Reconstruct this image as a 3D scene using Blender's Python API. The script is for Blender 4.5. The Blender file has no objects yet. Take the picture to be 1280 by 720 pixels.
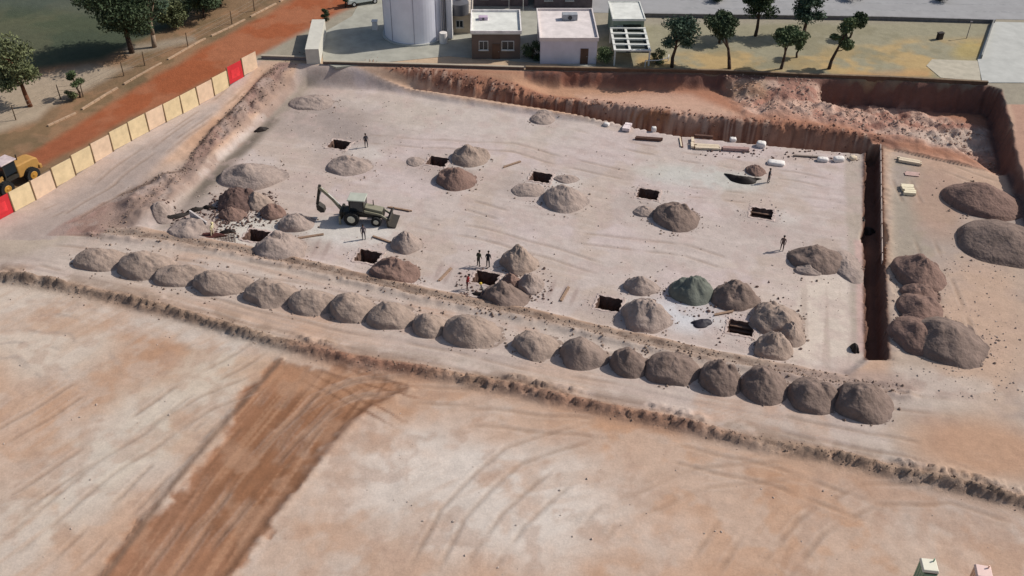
import bpy, bmesh, math, random
import numpy as np
from mathutils import Vector, Matrix
PI = math.pi
random.seed(7)
sc = bpy.context.scene
col = sc.collection

# ------------------------------------------------------------------ camera
CAM_H = 55.0; PITCH = math.radians(37.5); ROLL = math.radians(0.67); F = 1220.0
cam = bpy.data.cameras.new('drone_camera'); camo = bpy.data.objects.new('drone_camera', cam)
col.objects.link(camo); sc.camera = camo
cam.lens = 36*F/1280; cam.sensor_width = 36; cam.clip_end = 9000; cam.clip_start = 1
Rm = Matrix.Rotation(PI/2-PITCH, 3, 'X') @ Matrix.Rotation(ROLL, 3, 'Z')
camo.matrix_world = Matrix.Translation((0, 0, CAM_H)) @ Rm.to_4x4()
R_ = np.array(Rm)

def P(u, v, z=0.0):
    """image pixel -> world xy on the level z"""
    d = R_ @ np.array([(u-640)/F, -(v-360)/F, -1.0])
    t = (z-CAM_H)/d[2]
    return np.array([d[0]*t, d[1]*t])
def UV(x, y, z):
    p = np.stack([x, y, z-CAM_H])
    c = np.tensordot(R_.T, p, axes=(1, 0))
    dep = np.maximum(-c[2], 15.0)
    return 640+F*c[0]/dep, 360-F*c[1]/dep

# ------------------------------------------------------------------ noise
rs = np.random.RandomState(11)
LAT = rs.rand(256, 256)
def vnoise(x, y, k=0):
    x = np.asarray(x, float)+k*37.7; y = np.asarray(y, float)+k*91.3
    xi = np.floor(x).astype(np.int64); yi = np.floor(y).astype(np.int64)
    fx = x-xi; fy = y-yi
    fx = fx*fx*fx*(fx*(fx*6-15)+10); fy = fy*fy*fy*(fy*(fy*6-15)+10)
    a = LAT[xi & 255, yi & 255]; b = LAT[(xi+1) & 255, yi & 255]
    c = LAT[xi & 255, (yi+1) & 255]; d = LAT[(xi+1) & 255, (yi+1) & 255]
    return (a*(1-fx)+b*fx)*(1-fy)+(c*(1-fx)+d*fx)*fy          # 0..1
def fbm(x, y, k=0, o=4):
    s = 0; a = 0.5; t = 0
    c, n = 0.8, 0.6
    for i in range(o):
        s = s+a*vnoise(x, y, k+i*3); t += a; a *= 0.55
        x, y = (c*x-n*y)*2.03, (n*x+c*y)*2.03
    return s/t
def ss(x, a, b):
    t = np.clip((x-a)/(b-a), 0, 1); return t*t*(3-2*t)

def polyd(x, y, pts):
    """signed distance (left of travel positive) and arclength to an open polyline"""
    best = np.full(np.shape(x), 1e9); sg = np.zeros(np.shape(x)); al = np.zeros(np.shape(x)); L = 0
    for (x0, y0), (x1, y1) in zip(pts[:-1], pts[1:]):
        dx, dy = x1-x0, y1-y0; l = math.hypot(dx, dy)
        t = np.clip(((x-x0)*dx+(y-y0)*dy)/(l*l), 0, 1)
        ex = x-x0-t*dx; ey = y-y0-t*dy; d = np.hypot(ex, ey)
        cr = dx*(y-y0)-dy*(x-x0)
        m = d < best
        best = np.where(m, d, best); sg = np.where(m, np.sign(cr), sg); al = np.where(m, L+t*l, al)
        L += l
    return best*sg, al
def inpoly(x, y, pts):
    """signed distance to polygon, positive inside"""
    n = len(pts); ins = np.zeros(np.shape(x), bool); best = np.full(np.shape(x), 1e9)
    for i in range(n):
        x0, y0 = pts[i]; x1, y1 = pts[(i+1) % n]
        dx, dy = x1-x0, y1-y0; l2 = dx*dx+dy*dy+1e-9
        t = np.clip(((x-x0)*dx+(y-y0)*dy)/l2, 0, 1)
        best = np.minimum(best, np.hypot(x-x0-t*dx, y-y0-t*dy))
        if y0 != y1:
            c = ((y0 > y) != (y1 > y)) & (x < (x1-x0)*(y-y0)/(y1-y0)+x0)
            ins ^= c
    return np.where(ins, best, -best)
def PL(px, z=0): return [tuple(P(u, v, z)) for u, v in px]

# ------------------------------------------------------------------ terrain break lines
ZH = 1.8      # yard and lawn level beyond the cut
ZL = 0.9      # left service strip
ZP = -0.5     # excavated pad
L_front = PL([(120,292),(200,300),(300,316),(400,339),(530,370),(640,392),(760,420),(880,446),(1000,470),(1060,482),(1130,490)])
L_left = PL([(120,300),(175,268),(205,250),(262,200),(310,155),(368,96),(388,84)], 0)
L_toe = PL([(300,70),(385,92),(450,102),(560,118),(700,138),(850,163),(960,175),(1084,186),(1102,190)], ZP)
L_trench = PL([(1091,188),(1091,250),(1093,350),(1096,451)], -0.3)
L_crest = PL([(150,236),(182,226),(232,205),(262,170),(330,102),(352,88)], ZL)
L_house = [tuple(P(u, v, ZH)) for u, v in [(-600,60),(330,76),(385,80),(520,84),(655,88),(900,92),(1000,97),(1120,101),(1236,107),(1252,112),(1262,150),(1276,206),(1330,330)]]
L_berm = PL([(-120,325),(0,346),(100,363),(200,386),(340,427),(430,449),(520,463),(640,487),(760,513),(900,543),(1040,572),(1160,600),(1280,630),(1420,668)])
PADPOLY = PL([(150,290),(205,272),(235,240),(270,200),(385,92),(450,104),(560,124),(700,146),(850,165),(960,177),(1085,187),(1090,300),(1092,452),(1060,476),(1000,464),(880,440),(760,414),(640,386),(530,365),(400,333),(300,310),(200,293)], ZP)
DEEP = PL([(1022,128),(1120,150),(1180,165),(1232,160),(1262,215),(1240,215),(1170,175),(1100,160),(1022,140)], 0)
DEEPZ = [tuple(P(u, v, -1.0)) for u, v in [(1022,112),(1120,115),(1236,120),(1256,140),(1272,214),(1245,220),(1205,195),(1170,172),(1100,152),(1030,138)]]
MOUND = PL([(152,240),(205,212),(240,215),(225,245),(196,268),(172,278),(150,262)], .9)
TRACKPOLY = PL([(325,455),(430,460),(505,478),(512,492),(455,515),(415,560),(275,745),(95,745),(190,640),(270,540)])
L_tl = PL([(352,452),(318,490),(270,545),(205,625),(120,740)])
L_tr = PL([(512,486),(455,515),(415,560),(350,640),(265,750)])
# ranks across L_house where the drop is a sheer cut face or a soft slope
hx = np.array([P(u, 90, ZH)[0] for u in (-500, 300, 380, 640, 662, 900, 912, 1012, 1024, 1300)])
hw = np.array([14, 10, 2.2, 3.0, 1.3, 1.3, 4.5, 4.0, 0.6, 0.6])

PITS = [(424,181),(547,202),(676,222),(810,243),(952,267),(320,295),(460,321),(607,348),(761,380),(926,410)]
def pit_world(i):
    u, v = PITS[i]; p = P(u, v, ZP); return p
ga = P(320,295,ZP); gb = P(926,410,ZP); GA = math.atan2(gb[1]-ga[1], gb[0]-ga[0])
PW, PD = 2.25, 1.95

def height(x, y, parts=False):
    x = np.asarray(x, float); y = np.asarray(y, float)
    dl, al = polyd(x, y, L_berm)
    h = 0.10*(fbm(x/9, y/9, 1, 3)-.5)
    rough = fbm(x/0.9, y/0.9, 5, 3)
    wob = (fbm(al/4, al*0, 9, 2)-.5)*0.8
    fine = (1-np.abs(2*fbm(x/0.7, y/0.5, 6, 3)-1)*2.2); rough = .5*rough+.5*(1-2*np.abs(fbm(x/1.3, y/0.9, 5, 3)-.5)*1.6)
    b = np.exp(-((dl+wob)/0.52)**2)*(0.15+0.6*rough+0.5*fine)*0.78*(.45+1.0*fbm(al/5, al*0+2, 13, 3))+np.exp(-((dl-1.2+wob)/0.5)**2)*(rough*.3+fine*.35)*ss(fbm(al/5, al*0, 12, 2), .4, .6)
    h = h+b
    # left service strip, raised
    dL, aL = polyd(x, y, L_left)          # travelling away; left = strip side
    dC, aC = polyd(x, y, L_crest)
    dF, aF = polyd(x, y, L_front)
    dT, aT = polyd(x, y, L_toe)
    dH, aH = polyd(x, y, L_house)
    pad = inpoly(x, y, PADPOLY)
    jag = (fbm(x/1.5, y/1.5, 7, 3)-.5)
    U0 = x
    strip = ss(dL+jag*1.2, 0.2, 5.2)*ss(y, 84, 98)
    h = h+(ZL)*strip
    crestw = np.exp(-((dC)/0.6)**2)*(0.25+0.6*rough)*0.9
    h = h+crestw*ss(y, 90, 98)
    h = h+0.75*np.exp(-((dC+1.1)/1.5)**2)*ss(y, 88, 96)*(.6+.7*fbm(x/2.5, y/2.5, 15, 3))
    slope = ss(dL, -0.5, 1)*(1-ss(dC, -1.5, 0.5))
    h = h+slope*(fbm(x/1.2, y/1.2, 14, 5)-.42)*1.7*ss(y, 88, 98)
    mnd = ss(inpoly(x, y, MOUND), -1.2, 1.6)
    h = h+mnd*(.75+1.3*(fbm(x/1.6, y/1.6, 16, 4)-.45))
    # pad
    padm = ss(pad+jag*0.5, -0.2, 0.9)
    h = h*(1-0.85*padm)+ZP*padm
    fr = np.exp(-((dF+0.4)/0.5)**2)*(0.2+0.8*rough)*0.45+np.exp(-((dF-0.7)/0.5)**2)*rough*0.25
    h = h+fr
    # disturbed soil on the pad
    # far bank: toe -> bench
    tooth = (fbm(aT/0.55+.6*fbm(x/3,y/3,22,2), dT/2.2+0.2*aT, 21, 3)-.5)*1.5
    tooth2 = (fbm(aT/2.0, dT/2, 23, 3)-.5)
    bench = ss(dT+tooth*0.8+tooth2*0.9+(fbm(x/.7, y/.7, 27, 3)-.5)*.9, 0.1, 1.8)
    bt = 1.0*bench*ss(x, P(300,80,0)[0]-2, P(385,90,0)[0]+1)
    right = ss(x, P(1010,180,0)[0], P(1150,200,0)[0])
    bt = bt*(1-0.75*right)
    farm = ss(dT, -0.2, 1.2)
    bt = bt-1.0*ss(dH, -8, -2.5)*ss(x, P(640,100,1)[0], P(690,100,1)[0])*(1-ss(x, P(900,100,1)[0], P(940,100,1)[0]))
    h = np.where(dT > -0.2, h*(1-farm)+farm*np.maximum(ZP, 0.0)*0+bt*1.0+(h*0), h+0)
    h = h+(dT > 0)*ss(dT, 0.5, 2.5)*ss(x, P(860,180,0)[0], P(980,190,0)[0])*(0.35*(fbm(x/1.2, y/1.2, 31, 4)-.4))
    # narrow drain cut at the toe
    dpt = 0.7+2.1*ss(x, P(560,126,0)[0], P(800,160,0)[0])
    h = h-dpt*ss((.5+.27*dpt)-np.abs(dT+0.15), 0, 0.55)*ss(x, P(385,95,0)[0], P(420,100,0)[0])*(1-ss(x, P(1088,196,0)[0], P(1099,196,0)[0]))
    # right trench
    dR, aR = polyd(x, y, L_trench)
    le = 0.80+0.5*(fbm(aR/0.9, dR*.6, 41, 3)-.5)
    le = le+0.5*np.exp(-((aR-polyd(*[np.array([q]) for q in P(1085,295,-.3)], L_trench)[1])/1.6)**2)
    ins = (y > L_trench[-1][1]-0.2) & (y < L_trench[0][1]+0.6)
    h = h-2.0*ss(le-np.abs(dR), -0.05, 0.2)*ins
    h = h+0.25*rough*np.exp(-((dR-1.4)/0.5)**2)*ins
    # deep rubble hole
    dz = inpoly(x, y, DEEPZ)
    h = h-2.0*ss(dz, -2.0, 0.8)
    rub = ss(inpoly(x, y, PL([(900,100),(1015,100),(1030,106),(1100,112),(1180,122),(1245,142),(1264,208),(1180,185),(1060,160),(930,150)], .5)), -1, 2)
    h = h+rub*(fbm(x/2.1, y/1.7, 33, 5)-.42)*1.9
    # house level
    w = np.interp(x, hx, hw)
    j2 = (fbm(x/2.2, y/2.2, 51, 3)-.5)*1.4*(w < 2)*1.0
    up = ss(dH+j2*0.6, -w, 0.0)
    inside = ss(dH, -w, 0)
    h = h*(1-up)+ZH*up
    # haul track sunk a little, windrows at its sides
    tr = ss(inpoly(x, y, TRACKPOLY)+(fbm(x/1.8, y/1.8, 64, 4)-.5)*3.2, -0.1, 0.9)
    d1, a1 = polyd(x, y, L_tl); d2, a2 = polyd(x, y, L_tr)
    h = h-0.10*tr+0.16*np.exp(-((d1+0.3)/0.3)**2)*(0.3+rough)+0.14*np.exp(-((d2)/0.35)**2)*(0.2+rough)
    # wheel ruts on the track
    h = h+tr*0.10*(fbm(d1/0.5, a1/9, 63, 3)-.5)
    # red road slightly crowned, verge bumps left of it
    h = h+0.03*(rough-.5)
    if parts:
        return h, dict(dl=dl, al=al, dL=dL, dC=dC, dF=dF, aF=aF, dT=dT, aT=aT, dH=dH, pad=pad, dR=dR, aR=aR, dz=dz, rub=rub, tr=tr, d1=d1, a1=a1, d2=d2, rough=rough, tooth=tooth, bench=bench, insR=ins)
    return h
def H(x, y): return float(height(np.array([x]), np.array([y]))[0])
def at(u, v):
    """photo point -> world point lying on the built terrain"""
    z = 0.0
    for i in range(12):
        p = P(u, v, z); z = 0.5*z+0.5*H(p[0], p[1])
    return Vector((p[0], p[1], H(p[0], p[1])))
def at_z(u, v, z):
    p = P(u, v, z); return Vector((p[0], p[1], z))

# ------------------------------------------------------------------ materials
def s2l(c): return tuple(((v/255)/12.92 if v/255 < 0.04045 else ((v/255+0.055)/1.055)**2.4) for v in c)
MATS = {}
def mat(name, rgb, rough=0.8, metal=0.0, var=0.25, scale=1.5, bump=0.0, bscale=8.0, spec=0.3, detail=6):
    if name in MATS: return MATS[name]
    m = bpy.data.materials.new(name); m.use_nodes = True; nt = m.node_tree; N = nt.nodes; Lk = nt.links
    b = N['Principled BSDF']; b.inputs['Roughness'].default_value = rough; b.inputs['Metallic'].default_value = metal
    b.inputs['Specular IOR Level'].default_value = spec
    tc = N.new('ShaderNodeNewGeometry')
    n1 = N.new('ShaderNodeTexNoise'); n1.inputs['Scale'].default_value = scale; n1.inputs['Detail'].default_value = detail
    n1.inputs['Roughness'].default_value = 0.65
    Lk.new(tc.outputs['Position'], n1.inputs['Vector'])
    mr = N.new('ShaderNodeMapRange'); mr.inputs[1].default_value = 0.3; mr.inputs[2].default_value = 0.7
    mr.inputs[3].default_value = 1-var; mr.inputs[4].default_value = 1+var
    Lk.new(n1.outputs['Fac'], mr.inputs[0])
    mx = N.new('ShaderNodeVectorMath'); mx.operation = 'SCALE'; mx.inputs[0].default_value = rgb
    Lk.new(mr.outputs[0], mx.inputs['Scale']); Lk.new(mx.outputs[0], b.inputs['Base Color'])
    if bump > 0:
        n2 = N.new('ShaderNodeTexNoise'); n2.inputs['Scale'].default_value = bscale; n2.inputs['Detail'].default_value = 5
        Lk.new(tc.outputs['Position'], n2.inputs['Vector'])
        bp = N.new('ShaderNodeBump'); bp.inputs['Strength'].default_value = 1.0; bp.inputs['Distance'].default_value = bump
        Lk.new(n2.outputs['Fac'], bp.inputs['Height']); Lk.new(bp.outputs[0], b.inputs['Normal'])
    MATS[name] = m; return m

def soil_material():
    m = bpy.data.materials.new('site_soil'); m.use_nodes = True; nt = m.node_tree; N = nt.nodes; Lk = nt.links
    b = N['Principled BSDF']; b.inputs['Roughness'].default_value = 0.95; b.inputs['Specular IOR Level'].default_value = 0.1
    at_ = N.new('ShaderNodeAttribute'); at_.attribute_name = 'soil'
    g = N.new('ShaderNodeNewGeometry')
    n1 = N.new('ShaderNodeTexNoise'); n1.inputs['Scale'].default_value = 0.9; n1.inputs['Detail'].default_value = 9; n1.inputs['Roughness'].default_value = 0.7
    n2 = N.new('ShaderNodeTexNoise'); n2.inputs['Scale'].default_value = 6; n2.inputs['Detail'].default_value = 6; n2.inputs['Roughness'].default_value = 0.75
    for n in (n1, n2): Lk.new(g.outputs['Position'], n.inputs['Vector'])
    ad = N.new('ShaderNodeMath'); ad.operation = 'ADD'; Lk.new(n1.outputs['Fac'], ad.inputs[0]); Lk.new(n2.outputs['Fac'], ad.inputs[1])
    mr = N.new('ShaderNodeMapRange'); mr.inputs[1].default_value = 0.65; mr.inputs[2].default_value = 1.35; mr.inputs[3].default_value = 0.78; mr.inputs[4].default_value = 1.2
    Lk.new(ad.outputs[0], mr.inputs[0])
    mx = N.new('ShaderNodeVectorMath'); mx.operation = 'SCALE'; Lk.new(at_.outputs['Color'], mx.inputs[0]); Lk.new(mr.outputs[0], mx.inputs['Scale'])
    Lk.new(mx.outputs[0], b.inputs['Base Color'])
    n3 = N.new('ShaderNodeTexNoise'); n3.inputs['Scale'].default_value = 2.2; n3.inputs['Detail'].default_value = 9; n3.inputs['Roughness'].default_value = 0.72
    Lk.new(g.outputs['Position'], n3.inputs['Vector'])
    bp = N.new('ShaderNodeBump'); bp.inputs['Strength'].default_value = 1; 
    sp = N.new('ShaderNodeAttribute'); sp.attribute_name = 'bumpy'
    Lk.new(sp.outputs['Fac'], bp.inputs['Distance'])
    Lk.new(n3.outputs['Fac'], bp.inputs['Height']); Lk.new(bp.outputs[0], b.inputs['Normal'])
    return m

# ------------------------------------------------------------------ tagging
def tag(o, label=None, cat=None, group=None, kind=None):
    if label: o['label'] = label
    if cat: o['category'] = cat
    if group: o['group'] = group
    if kind: o['kind'] = kind
    return o
def link(o, parent=None):
    col.objects.link(o)
    if parent is not None: o.parent = parent
    return o
def empty(name, loc=(0, 0, 0), rz=0.0, label=None, cat=None, group=None):
    o = bpy.data.objects.new(name, None); o.location = loc; o.rotation_euler = (0, 0, rz); o.empty_display_size = .3
    link(o); return tag(o, label, cat, group)
class MB:
    def __init__(s): s.bm = bmesh.new()
    def box(s, c, d, rot=None, taper=None):
        v = bmesh.ops.create_cube(s.bm, size=1)['verts']
        for q in v:
            if taper and q.co.z > 0: q.co.x *= taper[0]; q.co.y *= taper[1]
            q.co = Vector((q.co.x*d[0], q.co.y*d[1], q.co.z*d[2]))
            if rot is not None: q.co = rot @ q.co
            q.co += Vector(c)
        return s
    def cyl(s, a, b, r0, r1=None, n=12, caps=True):
        a = Vector(a); b = Vector(b); r1 = r0 if r1 is None else r1
        d = b-a; q = d.to_track_quat('Z', 'Y').to_matrix()
        A = []; B = []
        for i in range(n):
            t = 2*PI*i/n; e = q @ Vector((math.cos(t), math.sin(t), 0))
            A.append(s.bm.verts.new(a+e*r0)); B.append(s.bm.verts.new(b+e*r1))
        for i in range(n):
            j = (i+1) % n; s.bm.faces.new((A[i], A[j], B[j], B[i]))
        if caps: s.bm.faces.new(A[::-1]); s.bm.faces.new(B)
        return s
    def tube(s, pts, r, n=8):
        for i in range(len(pts)-1): s.cyl(pts[i], pts[i+1], r[i] if isinstance(r, (list, tuple)) else r, r[i+1] if isinstance(r, (list, tuple)) else r, n)
        return s
    def prism(s, prof, y0, y1, off=(0, 0, 0)):
        """profile in xz extruded along y"""
        o = Vector(off)
        A = [s.bm.verts.new(Vector((x, y0, z))+o) for x, z in prof]; B = [s.bm.verts.new(Vector((x, y1, z))+o) for x, z in prof]
        n = len(prof)
        for i in range(n):
            j = (i+1) % n; s.bm.faces.new((A[i], A[j], B[j], B[i]))
        s.bm.faces.new(A[::-1]); s.bm.faces.new(B); return s
    def ico(s, c, r, sub=1, sc=(1, 1, 1), jit=0.0):
        v = bmesh.ops.create_icosphere(s.bm, subdivisions=sub, radius=r)['verts']
        for q in v:
            k = 1+random.uniform(-jit, jit); q.co = Vector((q.co.x*sc[0]*k, q.co.y*sc[1]*k, q.co.z*sc[2]*k))+Vector(c)
        return s
    def build(s, name, m, parent=None, bevel=0, smooth=False):
        bmesh.ops.recalc_face_normals(s.bm, faces=s.bm.faces)
        me = bpy.data.meshes.new(name); s.bm.to_mesh(me); s.bm.free(); me.materials.append(m)
        o = bpy.data.objects.new(name, me); link(o, parent)
        if smooth: me.polygons.foreach_set('use_smooth', [True]*len(me.polygons))
        if bevel > 0:
            md = o.modifiers.new('bevel', 'BEVEL'); md.width = bevel; md.segments = 2; md.limit_method = 'ANGLE'
        return o
def npmesh(name, V, Fq, m, smooth=True):
    me = bpy.data.meshes.new(name); n = len(V); k = Fq.shape[1]; f = len(Fq)
    me.vertices.add(n); me.vertices.foreach_set('co', np.asarray(V, np.float32).ravel())
    me.loops.add(f*k); me.loops.foreach_set('vertex_index', Fq.astype(np.int32).ravel())
    me.polygons.add(f); me.polygons.foreach_set('loop_start', np.arange(0, f*k, k, dtype=np.int32))
    me.update(calc_edges=True)
    me.polygons.foreach_set('use_smooth', np.full(f, smooth)); me.materials.append(m); me.validate(); return me

# ------------------------------------------------------------------ build terrain
def axis(lo, hi, segs, far, g=1.18):
    a = [lo]; 
    for b, st in segs:
        n = max(1, int(round((b-a[-1])/st))); a += list(np.linspace(a[-1], b, n+1)[1:])
    st = segs[-1][1]; x = a[-1]
    while x < far: st *= g; x += st; a.append(x)
    st = segs[0][1]; x = a[0]; pre = []
    while x > -far: st *= g; x -= st; pre.append(x)
    return np.array(pre[::-1]+a)
XA = axis(-88, 88, [(-62, .36), (62, .185), (92, .36)], 4000)
YA = axis(33, 160, [(100, .165), (150, .26), (165, .6)], 4000)
X, Y = np.meshgrid(XA, YA); shp = X.shape
Zt, D = height(X, Y, True)
farfade = ss(np.maximum(np.abs(X)-110, Y-190), 0, 40)
U, V = UV(X, Y, Zt)  # image pixel of each vertex; soil masks and zones are outlined in pixels

def n_(s, k=0, o=4): return fbm(X/s, Y/s, k, o)
def C(*c): return np.array(s2l(c))/1.0
pale = C(190,176,164); pad_c = C(184,170,162); salmon = C(186,156,134); orange = C(178,138,109); brown = C(150,108,82)
redc = C(152,88,58); grey = C(158,144,136); dark = C(112,92,80); grass = C(76,82,64); drygrass = C(158,146,104); lgrey = C(165,162,156)
asph = C(140,138,138); conc = C(186,186,180); sand = C(168,152,132); verge = C(128,104,80); pinkr = C(178,144,128); redcut = C(150,96,76)
A = np.zeros(shp+(3,)); A[:] = salmon
def lay(c, m):
    global A
    m = np.clip(m, 0, 1)[..., None]; A = A*(1-m)+np.asarray(c)*m
def PXP(pts, soft=14, warp=0, ws=6, k=0):
    x = U; y = V
    if warp: x = U+(n_(ws, 70+k)-.5)*warp*2; y = V+(n_(ws, 80+k)-.5)*warp
    return ss(inpoly(x, y, pts), -soft, soft)
def EL(cx, cy, rx, ry, rot=0, soft=.5, warp=.6, k=0):
    c, s_ = math.cos(math.radians(rot)), math.sin(math.radians(rot))
    a = ((U-cx)*c+(V-cy)*s_)/rx; b = (-(U-cx)*s_+(V-cy)*c)/ry
    r = np.hypot(a, b)+(n_(5, 100+k)-.5)*warp
    return 1-ss(r, 1-soft, 1+soft)
# foreground mottling
lay(orange, 0.5*ss(n_(14, 2), .5, .66)); lay(pale, 0.5*ss(n_(9, 3), .5, .68))
lay(C(170,136,112), .8*EL(230,430,130,60,-20,k=1)); lay(orange, .45*EL(60,400,110,60,-15,k=2)); lay(salmon, .5*EL(120,640,160,60,-50,k=3))
lay(C(198,186,172), .8*EL(50,410,110,62,20,k=4)); lay(C(198,186,170), .8*EL(200,530,170,45,-38,k=5)); lay(C(196,184,170), .75*EL(40,640,170,55,-40,k=6)); lay(C(200,188,176), .8*EL(230,415,130,14,12,k=7))
lay(C(206,196,186), .9*EL(620,630,180,80,10,k=8,warp=1.0)); lay(pale, .5*EL(510,690,120,70,-30,k=9)); lay(orange, .4*EL(720,530,260,40,10,k=10)); lay(orange, .3*EL(960,640,200,60,5,k=11))
lay(pale, .35*EL(1230,690,140,60,10,k=12)); lay(grey, .4*EL(1190,640,160,26,14,k=13))
# brushed scraper streaks in the foreground (curved)
cx, cy = P(900, 1050)
rr = np.hypot(X-cx, Y-cy)
st = fbm(rr/0.8, np.arctan2(Y-cy, X-cx)*4, 91, 3)
fg = ss(-D['dl'], .5, 2)*(V > 300)
bk = ss(n_(6, 210), .42, .6)
lay(salmon*0.86, fg*.35*bk*ss(st, .54, .74)); lay(pale*1.0, fg*.25*bk*ss(1-st, .54, .74))
lay(orange*.93, fg*.45*ss(n_(4.5, 211, 5), .52, .66)); lay(pale, fg*.35*ss(n_(3.6, 212, 5), .54, .66)); lay(C(166,138,120), fg*.4*ss(n_(1.8, 213, 4), .56, .7))
# diagonal streaks, left foreground
dd = (X*0.80-Y*0.55); st2 = fbm(dd/0.9, (X*.55+Y*.8)/16, 93, 3)
lf = fg*ss(-(U-0.0*V), -330, -250)
lay(orange*.95, lf*.25*bk*ss(st2, .54, .72)); lay(pale*1.0, lf*.25*bk*ss(1-st2, .54, .72))
# fan of tyre arcs at far left foreground
cx, cy = P(-40, 520); rr = np.hypot(X-cx, Y-cy)
lay(grey*.82, fg*EL(60,420,120,60,0)*.4*ss(np.sin(rr*3.4+9*n_(5, 17)), .6, .95)*ss(n_(2.5,202),.42,.6))
# ghost row of bucket prints on the right foreground
bp_ = np.zeros(shp)
for i in range(10):
    u0 = 910+i*27; v0 = 582+i*9+(i % 3)*6; bp_ = np.maximum(bp_, EL(u0, v0, 8, 17, 0, .5, .5, k=i)*random.uniform(.4, 1))
lay(brown, .30*bp_)
for (u0, v0, u1, v1, r) in [(830,560,1130,640,300),(900,700,1150,560,200)]: pass
# curved tyre tracks bottom right
cx, cy = P(1130, 760); rr = np.hypot(X-cx, Y-cy)
lay(orange*.82, fg*.45*ss(np.sin(rr*2.6), .7, .95)*EL(1000,640,190,110,0)*ss(n_(4, 19), .48, .62)*.7)
# haul track
lay(brown, D['tr']*.95); lay(C(134,94,68), D['tr']*.8*EL(360,560,60,150,38,k=20)); lay(orange, D['tr']*.5*EL(420,480,90,26,12,k=21))
stx = fbm(D['d1']/0.35, D['a1']/14, 95, 3)
lay(brown*.62, D['tr']*.7*ss(stx, .54, .7)*ss(n_(5,203),.35,.55)); lay(orange*1.0, D['tr']*.5*ss(1-stx, .54, .7)); lay(C(168,134,110), D['tr']*.5*ss(n_(3,204),.5,.64))
lay(dark*.7, .8*np.exp(-((D['d1']+.15)/.25)**2)*(U < 360)*(V > 440)); lay(brown*.7, .7*np.exp(-((D['d2']+.4)/.4)**2)*(V > 485)*(U < 530))
cmb = EL(440,498,60,18,25)*ss(np.sin((X*.55+Y*.83)*6.5+n_(2, 6)*3), .5, .9); lay(brown*.6, .7*cmb)
cmb = EL(470,478,60,16,15)*ss(np.sin((X*.35+Y*.93)*6+n_(2, 7)*2), .5, .9); lay(brown*.6, .7*cmb)
# terrace
ter = ss(D['dl'], 0.3, 1.4)*(1-ss(D['dF'], -1, .5))*(V > 250)
lay(pad_c*.98, ter*.8); lay(orange, ter*.45*ss(n_(5, 25), .5, .66)); lay(pale, ter*.5*ss(n_(7, 26), .5, .62)); lay(salmon, ter*.6*EL(290,385,180,22,14)); 
lay(pale, ter*.8*EL(170,345,150,14,12)); lay(salmon, ter*.7*EL(330,330,160,10,12)); lay(salmon, ter*.5*EL(700,470,60,18,10))
tk = fbm(D['dl']/0.45, D['al']/18, 97, 3); lay(pale*1.05, ter*.4*ss(tk, .54, .68)); lay(grey*.9, ter*.35*ss(1-tk, .54, .68))
lay(grey, .8*EL(120,270,200,30,-18,k=31)*(V > 150)); lay(pale, .5*EL(90,310,160,16,8,k=32)); lay(sand, .5*EL(60,290,80,20,-20))
# berm clods
br = np.exp(-(D['dl']/.85)**2)*(V > 200)
lay(C(138,118,103), br*(.55+.4*ss(D['rough'], .4, .6))); lay(C(112,94,82), br*.45*ss(n_(.9, 214), .5, .62)); lay(redcut*.85, br*.5*EL(470,455,90,30,10)); lay(redcut, br*.3*EL(760,510,160,40,12))
lay(C(128,106,88), .5*np.exp(-((D['dl']-1.3)/.9)**2)*ss(n_(2.5, 40), .45, .6)*(V > 200))
# right zone
rz = ss(D['dR'], .9, 2.2)*ss(-D['dT'], .5, 2)*(1-ss(-D['dl'], -2, 0)) if False else ss(U, 1100, 1125)*(V > 190)*(D['dl'] > 1)
lay(C(172,156,142), rz*.85); lay(C(152,142,128), rz*.8*PXP([(1104,195),(1180,200),(1190,300),(1150,330),(1104,330)], 10, 12)); lay(grey*1.02, rz*.6*ss(n_(3.5, 42), .48, .6)); lay(orange, rz*.75*EL(1225,560,90,34,12)); lay(salmon, rz*.7*EL(1230,420,60,90,0)); lay(pale, rz*.55*EL(1150,490,90,20,5))
lay(salmon*1.0, rz*.8*EL(1220,210,120,22,18)); lay(C(170,140,122), rz*.7*EL(1170,250,30,50,0))
# left strip
ls = ss(D['dL'], 3.5, 5)*(V < 300)*(V > 70); lay(C(178,160,150), ls*.9); lay(pad_c, ls*.6*ss(n_(4, 44), .45, .6)); lay(grey*.92, ls*.6*PXP([(0,300),(330,88),(350,95),(210,225),(60,320)], 10, 12))
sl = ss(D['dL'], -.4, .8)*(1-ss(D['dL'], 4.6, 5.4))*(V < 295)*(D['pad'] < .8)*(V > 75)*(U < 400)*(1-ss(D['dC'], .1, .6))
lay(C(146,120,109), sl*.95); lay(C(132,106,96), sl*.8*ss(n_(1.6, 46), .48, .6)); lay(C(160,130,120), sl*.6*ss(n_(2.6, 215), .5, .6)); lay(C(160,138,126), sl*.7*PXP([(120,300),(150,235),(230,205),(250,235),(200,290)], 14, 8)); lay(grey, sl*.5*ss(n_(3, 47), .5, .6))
lay(dark*.8, .8*np.exp(-((D['dC']-.1)/.45)**2)*ss(n_(2, 48), .35, .55))
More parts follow.
